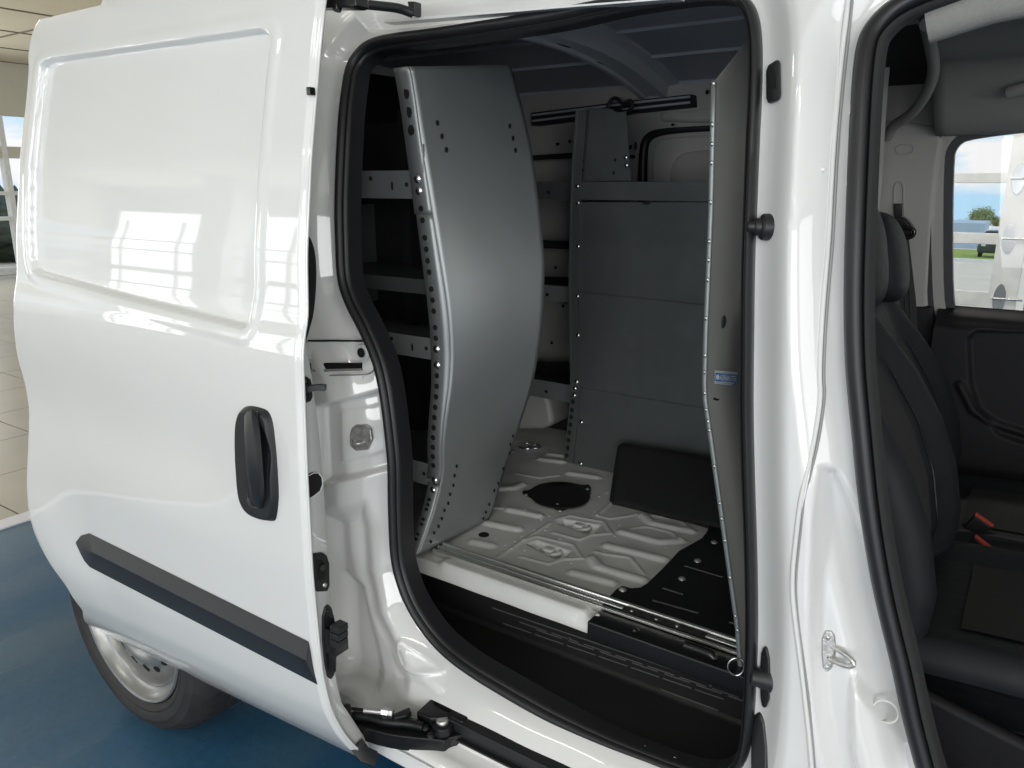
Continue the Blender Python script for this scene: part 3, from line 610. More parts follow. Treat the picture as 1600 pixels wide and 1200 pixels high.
# ---------------------------------------------------------------- cargo bay
FZ = .58
def fl(pts, z=FZ): return [HZ(u, v, z)[:2] for u, v in pts]
caps = [[(797,797),(842,806)],[(762,818),(809,827)],[(740,847),(767,853)],[(890,740),(932,746)],[(845,718),(878,722)],[(782,764),(803,763),(815,757)],[(950,853),(1037,874)],[(896,895),(956,911)],[(972,832),(1031,847),(1064,845)],[(1005,806),(1019,818),(1079,830)],[(926,874),(935,886),(1004,907)],[(815,690),(835,693)],[(858,710),(880,713)]]
thin = [[(805,740),(844,747),(874,743)],[(772,794),(786,795),(792,791)],[(813,870),(857,882),(878,874),(910,873),(896,852),(838,838),(818,846)],[(864,832),(905,844),(924,836),(955,834),(944,816),(890,806),(870,812)],[(930,862),(945,866),(985,872),(1006,897)],[(985,826),(1010,823),(1050,833),(1064,845)],[(1019,806),(1060,812),(1078,826)],[(933,806),(953,811),(985,806),(994,803)],[(933,806),(955,785)],[(773,874),(860,817)],[(965,740),(945,720)]]
pock = [[(824,850),(839,845),(891,862),(881,871),(868,872)],[(872,818),(881,812),(938,821),(929,833),(916,833)]]
def ell(cu, cv_, ru, rv, n=28): return [(cu+ru*math.cos(2*math.pi*i/n), cv_+rv*math.sin(2*math.pi*i/n)) for i in range(n)]
capw = [fl(c) for c in caps]; thw = [fl(c) for c in thin]; pw = [fl(c) for c in pock]
edge_y = 1.262
def floorz(X, Y):
    z = np.full(X.shape, FZ)
    for c in capw: z = z+.0065*ss(.020, .005, dline(c, X, Y))
    for c in thw: z = z+.003*ss(.006, .001, dline(c, X, Y))
    for p in pw: z = z-.024*ss(.004, -.016, sdf(p, X, Y))
    z = z+.010*ss(.030, .010, dline([(-1.06, 1.285), (-.70, 1.285)], X, Y))
    z = z-.026*ss(1.272, 1.256, Y)+.0006*np.sin(X*41)*np.sin(Y*37)
    return z
cf = field('cargo_floor', np.arange(-1.88, -.33, .0042), np.arange(1.254, 2.5, .0042), lambda X, Y: (X, Y, floorz(X, Y)), M_cfloor, van)
def FP(u, v, off=.001):
    q = HZ(u, v, FZ)
    return np.array([q[0], q[1], floorz(np.array([[q[0]]]), np.array([[q[1]]]))[0, 0]+off])
# round black cover with three ears
cov = chaikin(fl([(816,769),(826,770),(840,760),(862,756),(888,756),(908,761),(921,760),(924,766),(922,776),(922,784),(910,791),(890,796),(878,801),(870,800),(860,794),(838,788),(826,778),(817,776)]), True, 2)
o = prism('access_cover', [(a, b, FZ+.0035) for a, b in cov], (0, 0, .004), M_plasg, cf, bevel=.0015)
lathe('cover_dish', [(0, .0015), (.070, .0015), (.078, .003), (.082, .0)], HZ(876, 777, FZ+.0075), (0, 0, 1), M_black, o, 40)
for u, v in ((822,773),(918,764),(875,798),(871,788)): bolt(HZ(u, v, FZ+.008), (0, 0, 1), .005, M_striker, o)
hole(FP(756, 836), (0, 0, 1), .014, .014, M_black, cf, name='drain_hole')
for (a, b) in (((852,858),(866,868)), ((898,820),(912,830))):
    p0, p1 = HZ(a[0], a[1], FZ-.012), HZ(b[0], b[1], FZ-.012); m_ = (p0+p1)/2
    tube('tie_down_ring', [m_+(.030*math.cos(t), .018*math.sin(t), .006*math.cos(t)) for t in np.linspace(0, 2*math.pi, 20, endpoint=False)], .0055, M_cfloor, cf, closed=True)
    box('tie_down_clamp', m_+(-.013, -.012, -.012), m_+(.013, .010, .012), M_cfloor, cf, .004)
for k in range(26):
    u, v = [(805,846),(790,852),(800,858),(815,838),(852,828),(783,866),(930,800),(948,770),(936,776),(880,890),(893,880),(968,820),(1010,845),(960,838),(905,806),(846,812),(835,828),(820,860),(760,866),(775,842),(858,806),(944,862),(875,842),(820,800),(1040,856),(966,812)][k]
    bolt(FP(u, v, .0), (0, 0, 1), .003, M_cfloor, cf, 'floor_stud')
ring = HZ(824, 697, FZ+.006); tube('floor_ring', [ring+(.028*math.cos(t), .028*math.sin(t), 0) for t in np.linspace(0, 6.283, 18, endpoint=False)], .004, M_zinc, cf, closed=True)
ring = HZ(836, 697, FZ+.006); tube('floor_ring', [ring+(.022*math.cos(t), .022*math.sin(t), 0) for t in np.linspace(0, 6.283, 18, endpoint=False)], .004, M_zinc, cf, closed=True)
# black mat over the front corner of the floor
mp_ = [HZ(u, v, FZ+.010) for u, v in [(1108,822),(1104,832),(1096,842),(1060,862),(1036,888),(1011,912),(1000,919),(986,920),(972,916),(962,922),(951,934),(941,946)]]
mp_ = [np.array([p[0], p[1], FZ+.003]) for p in mp_]
mp_ += [np.array([mp_[-1][0]+.005, 1.30, FZ+.003]), np.array([-.33, 1.30, FZ+.003]), np.array([-.33, 2.03, FZ+.003]), np.array([-.62, 2.03, FZ+.003])]
fm = prism('floor_mat', mp_, (0, 0, .010), M_mat, cf, bevel=.003)
box('mat_apron', (-.665, 1.246, .546), (-.33, 1.299, .587), M_mat, fm, .004)
for u, v in ((973,921),(1066,904),(1090,876),(1116,847)): bolt(HZ(u, v, FZ+.0135), (0, 0, 1), .008, M_striker, fm, 'mat_stud')
for a, b in (((1036,919),(1068,929)), ((1020,938),(1092,958)), ((1070,884),(1130,902)), ((1140,972),(1155,977))):
    tube('mat_bead', [HZ(*a, FZ+.0135), HZ(*b, FZ+.0135)], .004, M_mat, fm)
# aluminium sliding rail along the sill
rl = van
ry0, rz0 = 1.300, FZ+.003
rprof = [(0, 0), (.046, 0), (.046, .014), (.038, .014), (.036, .007), (.030, .007), (.028, .012), (.020, .012), (.018, .005), (.010, .005), (.008, .012), (0, .012)]
o = prism('sill_rail', [(-1.125, ry0+a, rz0+b) for a, b in rprof], (.80, 0, 0), M_alu, van, bevel=.0008)
box('rail_label', (-.62, ry0+.012, rz0+.0125), (-.44, ry0+.030, rz0+.0132), mat('rail_insert', (.16, .16, .16), .4, .8, var=.5, vscale=80), o)
for x in (-.60, -.545, -.50): bolt((x, ry0+.021, rz0+.0135), (0, 0, 1), .004, M_zinc, o)
bolt(HZ(694, 861, rz0+.012), (0, 0, 1), .006, M_zinc, o)
# step well
rs = field('step_riser', np.linspace(-1.16, -.28, 60), np.linspace(0, 1, 14), lambda A, B: (A, 1.300-.020*B, .445+.115*B), M_step, van)
field('step_tread', np.linspace(-1.16, -.28, 160), np.linspace(1.138, 1.302, 50), lambda X, Y: (X, Y, .449-.004*ss(1.18, 1.13, Y)+.010*ss(1.285, 1.302, Y)), M_stepg, van)
def RP(u, v, off=.001):
    q = HY(u, v, 1.29)
    for _ in range(5):
        b = np.clip((q[2]-.445)/.115, 0, 1); q = HY(u, v, 1.300-.020*b-off)
    return q
for a, b in (((770,950),(1140,1076)), ((760,978),(1122,1110)), ((756,990),(1108,1116))): tube('riser_rib', [RP(*a), RP(*b)], .0016, M_rib, rs, n=6)
for k in range(7):
    for du, dv, ln in ((812, 972, 42), (786, 974, 44), (838, 984, 40)):
        u0 = du+50*k; v0 = dv+17.2*k
        tube('riser_rib', [RP(u0, v0), RP(u0+ln, v0+ln*.345)], .0014, M_rib, rs, n=6)
for u, v in ((817,1006),(889,997),(1045,1052),(1085,1106),(1064,1042),(1110,1072)): bolt(RP(u, v, .0), (0, -1, .2), .004, M_step, rs, 'rivet')
for pts in ([(938,982),(950,978),(968,984),(976,992),(974,998),(960,994)], [(990,985),(1012,1004),(1060,1022),(1106,1036),(1114,1042),(1110,1048),(1060,1034),(1010,1018)], [(1070,1008),(1112,1022),(1116,1030)]):
    tube('riser_grip', chaikin([RP(u, v, .006) for u, v in pts], False, 2), .009, M_plasg, rs)
bolt(RP(932, 963, .002), (0, -1, .3), .007, M_striker, rs, 'rivet')
rq = HY(1150, 1042, 1.24); tube('lashing_ring', [rq+(.013*math.cos(t), .006*math.cos(t), .018*math.sin(t)) for t in np.linspace(0, 6.283, 20, endpoint=False)], .0022, M_zinc, van, closed=True)

# bay lining: roof, walls, tail
rfi = field('roof_lining', np.linspace(-1.88, -.45, 60), np.linspace(1.36, 2.58, 60), lambda X, Y: (X, Y, roofz(Y)), M_roof, van)
for Y in (1.62, 1.90, 2.19, 2.47): sweep('roof_rib', [(-1.88, Y, float(roofz(np.array(Y)))), (-.46, Y, float(roofz(np.array(Y))))], [(-.014, .004), (-.009, -.007), (.009, -.007), (.014, .004)], (0, 0, 1), M_roof, rfi, smooth=False)
bowp = [(-.088, .004), (-.084, -.010), (-.052, -.012), (-.044, -.046), (-.030, -.046), (-.026, -.038), (.026, -.038), (.030, -.046), (.044, -.046), (.052, -.012), (.084, -.010), (.088, .004)]
def bow(x0, x1):
    ys = np.linspace(1.41, 2.47, 20); P = [(x0+(x1-x0)*(y-1.3)/1.14, y, float(roofz(np.array(y)))) for y in ys]
    b = sweep('roof_bow', P, bowp, (0, 0, 1), M_bow, rfi, smooth=False)
    for y, l in ((1.78, .10), (2.06, .10)): 
        z = float(roofz(np.array(y)))-.0395; xx = x0+(x1-x0)*(y-1.3)/1.14
        box('bow_slot', (xx-.030, y-l/2, z), (xx-.024, y+l/2, z+.003), M_black, b)
bow(-.99, -1.12)
box('header_lining', (-1.88, 1.345, 1.765), (-.40, 1.42, 1.815), M_dark, van, .015)
def wallfield(name, X0, X1, z0, z1, Y, m, parent): return field(name, np.linspace(X0, X1, 4), np.linspace(z0, z1, 40), lambda A, B: (A, Y-.10*ss(1.35, 1.78, B)-.02*ss(.8, .6, B), B), m, parent)
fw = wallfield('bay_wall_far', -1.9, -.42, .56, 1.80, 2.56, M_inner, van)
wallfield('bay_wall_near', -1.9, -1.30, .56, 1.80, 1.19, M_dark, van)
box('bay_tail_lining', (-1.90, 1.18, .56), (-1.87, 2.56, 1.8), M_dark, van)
link('far_side_skin', [(-2.2, 2.76, .3), (-.62, 2.76, .3), (-.62, 2.74, 1.2), (-2.0, 2.74, 1.2), (-.62, 2.62, 1.86), (-1.9, 2.62, 1.86)], [(0, 1, 2, 3), (3, 2, 4, 5)], M_white, van, smooth=False)
# far sliding door opening: black seal arc and inner window pressing
sa = chaikin([HY(u, v, 2.50) for u, v in [(1004,470),(1004,300),(1005,232),(1012,214),(1030,206),(1060,202),(1130,198)]], False, 2)
sweep('far_door_seal', sa, circ(.016, 8), (0, 1, 0), M_rub, fw)
fp = prism('far_window_panel', chaikin([HY(u, v, 2.49) for u, v in [(1018,300),(1018,240),(1026,220),(1044,214),(1150,208),(1150,300)]], True, 1), (0, .02, 0), M_inner, fw, bevel=.008)
prism('far_window_pane', chaikin([HY(u, v, 2.485) for u, v in [(1046,300),(1047,262),(1060,242),(1080,236),(1150,232),(1150,300)]], True, 1), (0, .008, 0), M_trimg, fp, bevel=.004)
prism('pillar_pressing', [HY(u, v, 2.47) for u, v in [(1030,190),(1030,176),(1050,168),(1075,172),(1112,163),(1112,192)]], (0, .04, 0), M_inner, fw, bevel=.012)
prism('roof_side_track', [HY(u, v, 2.42) for u, v in [(830,176),(985,157),(1080,147),(1080,166),(985,176),(830,196)]], (0, .06, 0), M_dark, fw, bevel=.003)
for v0 in (0, 9): tube('track_wire', [HY(832, 180+v0, 2.415), HY(985, 161+v0, 2.415), HY(1078, 151+v0, 2.415)], .004, M_roof, fw)
tube('wire_loom', chaikin([HY(u, v, 2.36) for u, v in [(950,162),(962,150),(975,166),(984,154),(990,168),(978,176),(962,170),(952,178)]], True, 2), .006, M_plas, fw, closed=True)
for u, v in ((955,174),(964,179)): bolt(HY(u, v, 2.35), (0, -1, 0), .008, M_zinc, fw)
for u, v, a, b in ((985,230,.006,.008),(993,228,.004,.014),(988,245,.012,.006),(872,225,.005,.005),(890,221,.006,.006),(897,221,.006,.006),(1051,195,.006,.004),(1105,144,.006,.007),(870,225,.004,.004)):
    hole(HY(u, v, 2.445), (0, -1, 0), a, b, M_black, fw, name='wall_hole')
prism('wall_slot', [HY(u, v, 2.44) for u, v in [(828,243),(902,238),(902,246),(828,250)]], (0, .03, 0), M_black, fw)
prism('wheel_arch', [HY(u, v, 2.20) for u, v in [(800,612),(850,614),(858,630),(864,664),(846,672),(790,672)]], (0, .3, 0), M_inner, van, bevel=.02)
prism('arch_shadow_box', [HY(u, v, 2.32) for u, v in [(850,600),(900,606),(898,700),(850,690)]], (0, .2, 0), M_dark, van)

# ---------------------------------------------------------------- shelving behind the door opening (near side)
unit = empty('shelf_unit', (-1.25, 1.5, FZ), 'grey steel shelf unit with tall curved end panel behind the door opening', 'shelf')
def PX(z, y=1.3): return -1.128+.035*ss(.62, 1.02, z)*ss(1.62, 1.12, z)+.62*(np.maximum(y, 1.3)-1.3)*ss(.66, 1.2, z)*ss(1.72, 1.22, z)
def hp1(u, v):
    d = ray(u, v); t = 1.8
    for _ in range(90):
        p = CAM+d*t; t += .35*(PX(p[2], p[1])-p[0])/d[0]
    return CAM+d*t
near_px = [(652,868),(664,838),(680,792),(692,742),(690,700),(695,650),(702,600),(704,560),(702,520),(697,470),(689,420),(680,360),(671,300),(662,240),(652,170),(643,115),(640,104)]
far_px = [(764,812),(776,780),(790,735),(805,690),(820,640),(834,590),(844,520),(849,450),(851,405),(847,370),(842,320),(836,270),(828,215),(817,165),(805,125),(800,106),(797,101)]
npt = np.array([hp1(u, v)[[2, 1]] for u, v in near_px]); fpt = np.array([hp1(u, v)[[2, 1]] for u, v in far_px])
zs_ = np.linspace(0, 1, 90)
def along(P, t):
    c = np.concatenate([[0], np.cumsum(np.hypot(*np.diff(P, axis=0).T))]); c /= c[-1]
    return np.stack([np.interp(t, c, P[:, k]) for k in (0, 1)], -1)
npt, fpt = chaikin(npt, False, 2), chaikin(fpt, False, 2)
A1, A2 = along(npt, zs_), along(fpt, zs_); ks = np.linspace(0, 1, 24)
V = []; 
for i in range(90):
    for k in ks:
        z, y = A1[i]*(1-k)+A2[i]*k; V.append((PX(z, y), y, z))
Fs = [(i*24+j, i*24+j+1, i*24+j+25, i*24+j+24) for i in range(89) for j in range(23)]
ep = link('end_panel', V, Fs, M_shelf, unit); sd = ep.modifiers.new('thick', 'SOLIDIFY'); sd.thickness = .0025; sd.offset = -1
tag(ep, 'tall curved grey steel end panel of the shelf unit')
# near flange, returned towards the tail, with holes and bolts
def flange(i0, i1, wd, taper=.0):
    Vf = []
    for i in range(i0, i1):
        z, y = A1[i]; n_ = wd*(1-taper*abs(2*(i-i0)/(i1-i0-1)-1))
        Vf += [(PX(z, y), y, z), (PX(z)-.003, y-.0035, z), (PX(z)-.010, y-.005, z), (PX(z)-n_, y-.004, z), (PX(z)-n_-.002, y, z)]
    m_ = (i1-i0)
    o = link('end_flange', Vf, [(i*5+j, i*5+j+1, i*5+j+6, i*5+j+5) for i in range(m_-1) for j in range(4)], M_shelf, ep)
    s_ = o.modifiers.new('thick', 'SOLIDIFY'); s_.thickness = .002; return o
f1 = flange(0, 15, .030); f2 = flange(15, 66, .036); f3 = flange(65, 90, .040)
def onfl(v, dx=-.019):
    i = int(np.argmin([abs((lambda q: q)(proj_v(PX(a[0]), a[1], a[0]))-v) for a in A1])); z, y = A1[i]; return np.array([PX(z)+dx, y-.0075, z])
def proj_v(x, y, z):
    q = np.array([x, y, z])-CAM; return 600-F_PX*(q@_u)/(q@_f)
for v in (324,346,368,389,409,429,451,472,490,509,528,585,601,618,634,651,668,684,699,714,730): hole(onfl(v), (0, -1, 0), .0065, .0065, M_black, f2)
for v in (141,172): hole(onfl(v, -.016), (0, -1, 0), .007, .013, M_black, f3, name='slot')
hole(onfl(203, -.018), (0, -1, 0), .009, .011, M_black, f3, name='slot')
for v in (280,300,547,567): bolt(onfl(v), (0, -1, 0), .0085, M_zinc, unit)
for v in (748,763): bolt(onfl(v, -.012), (0, -1, 0), .0075, M_zinc, unit)
for v in (778,788,800,812,824,836,848): hole(onfl(v, -.016), (0, -1, 0), .005, .0055, M_black, f1)
for u, v in ((682,192),(689,213),(696,234),(795,197),(800,216),(804,235)):
    q = hp1(u, v); hole(q+(.0035, 0, 0), (1, 0, 0), .0045, .006, M_black, ep)
for u, v in ((712,728),(709,743),(707,758),(702,772),(699,786),(693,797),(689,810),(684,822),(677,832),(672,846),(800,681),(796,694),(795,708),(785,732),(777,755),(771,766),(763,788),(758,800),(754,810)):
    q = hp1(u, v); hole(q+(.0035, 0, 0), (1, 0, 0), .0032, .0045, M_black, ep, name='pin_hole')
box('end_tab', hp1(668, 248)+(-.035, -.012, -.03), hp1(668, 248)+(-.002, -.006, .03), M_shelf, ep, .001)
# shelves running to the tail from the end panel
def shelf(vt, vb, depth=.32, drop=0):
    zt_, zb_ = [hp1(675, v)[2] for v in (vt, vb)]
    i = int(np.argmin(abs(A1[:, 0]-(zt_+zb_)/2))); y = A1[i, 1]+.002
    x1 = PX(zt_)-.004
    s0 = box('shelf', (-1.86, y+.001, zb_+.004), (x1, y+depth, zb_+.006), M_shelf, unit)
    box('shelf_lip', (-1.86, y-.0015, zb_), (x1, y+.001, zt_), M_shelf, s0, .0006)
    for dx, dz in ((.095, .45), (.16, .72), (.052, .5)):
        hole((x1-dx, y-.0018, zb_+(zt_-zb_)*dz), (0, -1, 0), .005 if dx != .095 else .003, .005 if dx != .095 else .010, M_black, s0, name='slot')
    return s0
shelf(266, 311); shelf(537, 572); shelf(737, 770)
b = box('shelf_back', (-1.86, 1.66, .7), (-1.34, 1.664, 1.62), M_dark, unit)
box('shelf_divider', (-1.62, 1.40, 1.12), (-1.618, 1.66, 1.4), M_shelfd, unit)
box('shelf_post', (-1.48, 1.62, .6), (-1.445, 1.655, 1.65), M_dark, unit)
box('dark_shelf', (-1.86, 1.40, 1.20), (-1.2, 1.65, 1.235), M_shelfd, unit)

# ---------------------------------------------------------------- shelving on the far side, closed with three sheets
un2 = empty('shelf_unit', (-.9, 2.15, FZ), 'dark grey steel shelf unit closed with three stacked sheets against the far side', 'shelf')
YS2 = 2.04
def sheet(pts, yo_, name='back_sheet'):
    return prism(name, [HY(u, v, YS2+yo_) for u, v in pts], (0, .002, 0), M_shelfd, un2, bevel=.0006)
s1 = sheet([(905,316),(1150,316),(1150,484),(1100,480),(1000,470),(950,465),(903,461)], .0)
s2 = sheet([(904,457),(950,461),(1000,466),(1150,482),(1150,648),(1098,637),(912,606),(904,604)], -.009)
s3 = sheet([(900,606),(912,606),(1150,646),(1150,785),(897,724)], .0)
ul = box('upper_lip', (HY(907, 285, YS2)[0], YS2-.006, HY(907, 312, YS2)[2]), (-.45, YS2+.002, HY(907, 284, YS2)[2]), M_shelfd, un2, .001)
box('upper_shelf', (HY(907, 285, YS2)[0], YS2+.002, HY(907, 312, YS2)[2]), (-.45, YS2+.38, HY(907, 310, YS2)[2]), M_shelfd, un2)
po = sweep('post', chaikin([HY(u, v, YS2-.006) for u, v in [(908,172),(905,215),(901,262),(899,310),(897,400),(896,470),(898,560),(899,610),(896,650),(892,690),(888,722)]], False, 2), [(-.016, -.004), (.016, -.004), (.016, .004), (.012, .004), (.012, -.001), (-.016, -.001)], (0, -1, 0), M_shelfd, un2)
for v in (628,641,652,664,676,688,700,712): hole(HY(895-(v-628)*.115, v, YS2-.0125), (0, -1, 0), .006, .007, M_black, po)
prism('end_plate', [HY(u, v, YS2+.03) for u, v in [(908,172),(925,168),(952,170),(966,176),(972,282),(905,284)]], (0, .003, 0), M_shelfd, un2)
prism('end_plate_flange', [HY(u, v, YS2+.025) for u, v in [(966,176),(978,174),(986,282),(972,282)]], (0, .003, 0), M_shelfd, un2)
for u, v in ((910,252),(910,266),(961,250),(959,270)): hole(HY(u, v, YS2+.029), (0, -1, 0), .004, .005, M_black, un2)
for u, v in ((903,317),(903,385),(902,463),(903,524),(901,597),(898,607),(897,618),(908,660),(907,725),(902,291),(978,246),(979,258)): bolt(HY(u, v, YS2-.012), (0, -1, 0), .006, M_zinc, un2)
for u, v in ((1010,317),(993,472),(993,616)): hole(HY(u, v, YS2-.006), (0, -1, 0), .012, .005, M_black, un2, name='slot')
for vt, vb in ((284,311),(445,469),(595,622)):
    z0, z1 = HY(850, vb, 2.12)[2], HY(850, vt, 2.12)[2]; x1 = -1.18
    s0 = box('shelf', (-1.86, 2.123, z0+.003), (x1, 2.46, z0+.005), M_shelfd, un2); box('shelf_lip', (-1.86, 2.12, z0), (x1, 2.1228, z1), M_shelf if vt > 300 else M_shelfd, s0)
    for dx in (.05, .12): hole((x1-.08-dx, 2.1195, (z0+z1)/2-.006), (0, -1, 0), .006, .006, M_black, s0)
for vt, vb in ((377,389),(434,445),(568,596)): prism('wall_rail', [HY(u, v, 2.40) for u, v in [(820,vt-2),(900,vt+1),(900,vb+1),(820,vb-2)]], (0, .03, 0), M_dark, van)
for u, v in ((868,418),(884,472),(880,478),(862,536)): hole(HY(u, v, 2.52), (0, -1, 0), .006, .006, M_black, fw, name='wall_hole')

# ---------------------------------------------------------------- partition behind the front seats
pt = empty('partition', (-.4, 1.7, FZ), 'grey steel partition edge with bolted flange and blue sticker beside the middle pillar', 'partition')
PYN = 1.275
e0 = [HY(u, v, PYN) for u, v in [(1118,126),(1116,200),(1113,330),(1109,430),(1105,520),(1103,600),(1104,625)]]
e1 = [HY(u, v, PYN+o_) for (u, v), o_ in zip([(1112,680),(1126,780),(1140,880),(1154,980),(1160,1060),(1162,1080)], (.0, .0, .0, .0, .0, .0))]
e = e0+e1; nE = len(e)
V = []; Fs = []; wid = [.0, .25, .6, 1.27]
for p in e:
    for q in wid: V.append((p[0]-.0*q, p[1]+q*(1.0), p[2]))
for j, q in enumerate(wid): V[j] = (V[j][0], V[j][1], e[0][2]+.0+min(.16, q*.55))
Fs = [(i*4+j, i*4+j+1, i*4+j+5, i*4+j+4) for i in range(nE-1) for j in range(3)]
pp = link('partition_panel', V, Fs, M_part, pt, autosmooth=20); s_ = pp.modifiers.new('thick', 'SOLIDIFY'); s_.thickness = .003; s_.offset = 0
tag(pp, 'dark grey steel partition panel')
Vf = []
for p in e: Vf += [p+(0.002, 0, 0), p+(.001, -.002, 0), p+(-.001, -.003, 0), p+(-.006, -.003, 0)]
o = link('partition_flange', Vf, [(i*4+j, i*4+j+1, i*4+j+5, i*4+j+4) for i in range(nE-1) for j in range(3)], M_shelf, pp)
s_ = o.modifiers.new('thick', 'SOLIDIFY'); s_.thickness = .002
ev = np.array([proj_v(*p) for p in e])
def onp(v): return np.array([np.interp(v, ev, [p[k] for p in e]) for k in range(3)])
for v in (131,195,225,254,316,377,406,437,497,555,581,614,640,658,672,728,786,810,844,902,962,984,1074): bolt(onp(v)+(-.003, -.003, 0), (-.7, -.7, 0), .0040, M_zinc, pt)
PP = lambda u, v: HX(u, v, onp(v)[0]+.003)
lathe('plug', [(0, .001), (.010, .001), (.012, 0)], PP(1131, 503), (1, 0, 0), mat('plug_grey', (.10, .105, .11), .4, .5), pt, 20)
for a, b in (((1115,623),(1125,626)), ((1131,626),(1141,628.5)), ((1147,629),(1150,631))):
    p0, p1 = PP(*a), PP(*b); sweep('slit', [p0, p1], [(-.002, -.001), (.002, -.001), (.002, .001), (-.002, .001)], (1, 0, 0), M_black, pt)
# sticker
sk = [(1116,578.5),(1151.5,581.5),(1150,602.5),(1116,599.5)]
sk3 = [PP(u, v)+(.001, 0, 0) for u, v in sk]
stk = prism('sticker', sk3, (.0006, 0, 0), M_stw, pt)
def sp_(a, b, off=.001):
    q = (1-a)*(1-b)*sk3[0]+a*(1-b)*sk3[1]+a*b*sk3[2]+(1-a)*b*sk3[3]; return q+(off, 0, 0)
prism('sticker_field', [sp_(0, .17), sp_(1, .17), sp_(1, .80), sp_(0, .80)], (.0003, 0, 0), M_sty, stk)
for b_ in (.225, .745): prism('sticker_line', [sp_(.18, b_, .0016), sp_(.95, b_, .0016), sp_(.95, b_+.015, .0016), sp_(.18, b_+.015, .0016)], (.0002, 0, 0), M_stw, stk)
for b_, x0, x1 in ((.085, .35, .75), (.895, .08, .93)): prism('sticker_line', [sp_(x0, b_, .0012), sp_(x1, b_, .0012), sp_(x1, b_+.03, .0012), sp_(x0, b_+.03, .0012)], (.0002, 0, 0), M_sty, stk)
tube('sticker_emblem', [sp_(.09+.045*math.cos(t), .48+.17*math.sin(t), .0017) for t in np.linspace(0, 6.283, 16, endpoint=False)], .0011, M_stw, stk, n=6, closed=True, nrm=(1, 0, 0))
prism('sticker_emblem', [sp_(.075, .40, .0017), sp_(.105, .40, .0017), sp_(.105, .56, .0017), sp_(.075, .56, .0017)], (.0002, 0, 0), M_stw, stk)
tcu = bpy.data.curves.new('lettering', 'FONT'); tcu.body = 'ADRIAN STEEL'; tcu.size = 1; tcu.offset = .03
to = bpy.data.objects.new('lettering', tcu); COL.objects.link(to); bpy.context.view_layer.update()
dg = bpy.context.evaluated_depsgraph_get(); me = bpy.data.meshes.new_from_object(to.evaluated_get(dg)); COL.objects.unlink(to); bpy.data.objects.remove(to)
co = np.array([v.co[:] for v in me.vertices]); x0, x1, y0, y1 = co[:, 0].min(), co[:, 0].max(), co[:, 1].min(), co[:, 1].max()
LV = [sp_(.17+.79*(c[0]-x0)/(x1-x0), .69-.40*(c[1]-y0)/(y1-y0), .0017) for c in co]
lo_ = link('lettering', LV, [list(p.vertices) for p in me.polygons], M_stw, stk, smooth=False)

# ---------------------------------------------------------------- black folded mat leaning on the sheets
ba, bb_ = HZ(948, 785, FZ+.004), HZ(1150, 832, FZ+.014); ta, tb = HY(963, 686, 1.985), HY(1150, 719, 1.985)
up = ta-ba
pts = [ba, bb_, tb, ta]
fo = empty('folded_mat', (ba+bb_)/2, 'black folded carpet mat leaning on the grey sheets on the cargo floor', 'mat')
n1 = 30; V = []
nv = np.cross(bb_-ba, ta-ba); nv /= np.linalg.norm(nv)
if nv[1] > 0: nv = -nv
A_ = np.linspace(0, 1, 40); B_ = np.linspace(0, 1, 20)
def matf(A, B):
    P = (1-A)[..., None]*((1-B)[..., None]*ba+B[..., None]*ta)+A[..., None]*((1-B)[..., None]*bb_+B[..., None]*tb)
    w_ = .003*np.sin(A*9+B*3)-.020*(1-ss(0, .05, A))*1-.014*(1-ss(0, .06, 1-B)) -.006*(1-ss(0, .05, B))
    P = P+w_[..., None]*nv; return P[..., 0], P[..., 1], P[..., 2]
o = field('mat_fold', A_, B_, matf, M_card, fo); s_ = o.modifiers.new('thick', 'SOLIDIFY'); s_.thickness = .014; s_.offset = 1 if False else -1
o = field('mat_fold', A_, B_, lambda A, B: tuple(c+k for c, k in zip(matf(A*.995+.004, B*.97), -nv*.018)), M_card, fo); s_ = o.modifiers.new('thick', 'SOLIDIFY'); s_.thickness = .012; s_.offset = 0

# ---------------------------------------------------------------- cab
# far wall of the cab: pillar trim, door frame, window, door card
YC = 2.62
pil = prism('pillar_trim', chaikin([HY(u, v, YC) for u, v in [(1300,180),(1462,192),(1478,214),(1470,250),(1462,330),(1456,420),(1452,520),(1455,600),(1468,700),(1300,700)]], True, 1), (0, .06, 0), M_trimg, van, bevel=.02)
tube('trim_badge', chaikin([HY(u, v, YC-.001) for u, v in [(1402,227),(1424,225),(1429,232),(1424,240),(1404,242),(1399,235)]], True, 2), .0022, M_trimg, pil, n=6, closed=True, nrm=(0, 1, 0))
tube('belt_slot', chaikin([HY(u, v, YC-.001) for u, v in [(1397,332),(1397,292),(1402,285),(1409,285),(1412,292),(1412,332)]], False, 2), .003, M_trimg, pil, n=6, nrm=(0, 1, 0))
prism('belt_slot_base', [HY(u, v, YC-.002) for u, v in [(1397,318),(1412,318),(1412,345),(1399,345)]], (0, -.01, 0), M_plasg, pil, bevel=.002)
prism('lower_pillar_trim', [HY(u, v, YC-.004) for u, v in [(1300,478),(1458,478),(1470,560),(1480,720),(1300,720)]], (0, .05, 0), M_dtrim, van, bevel=.01)
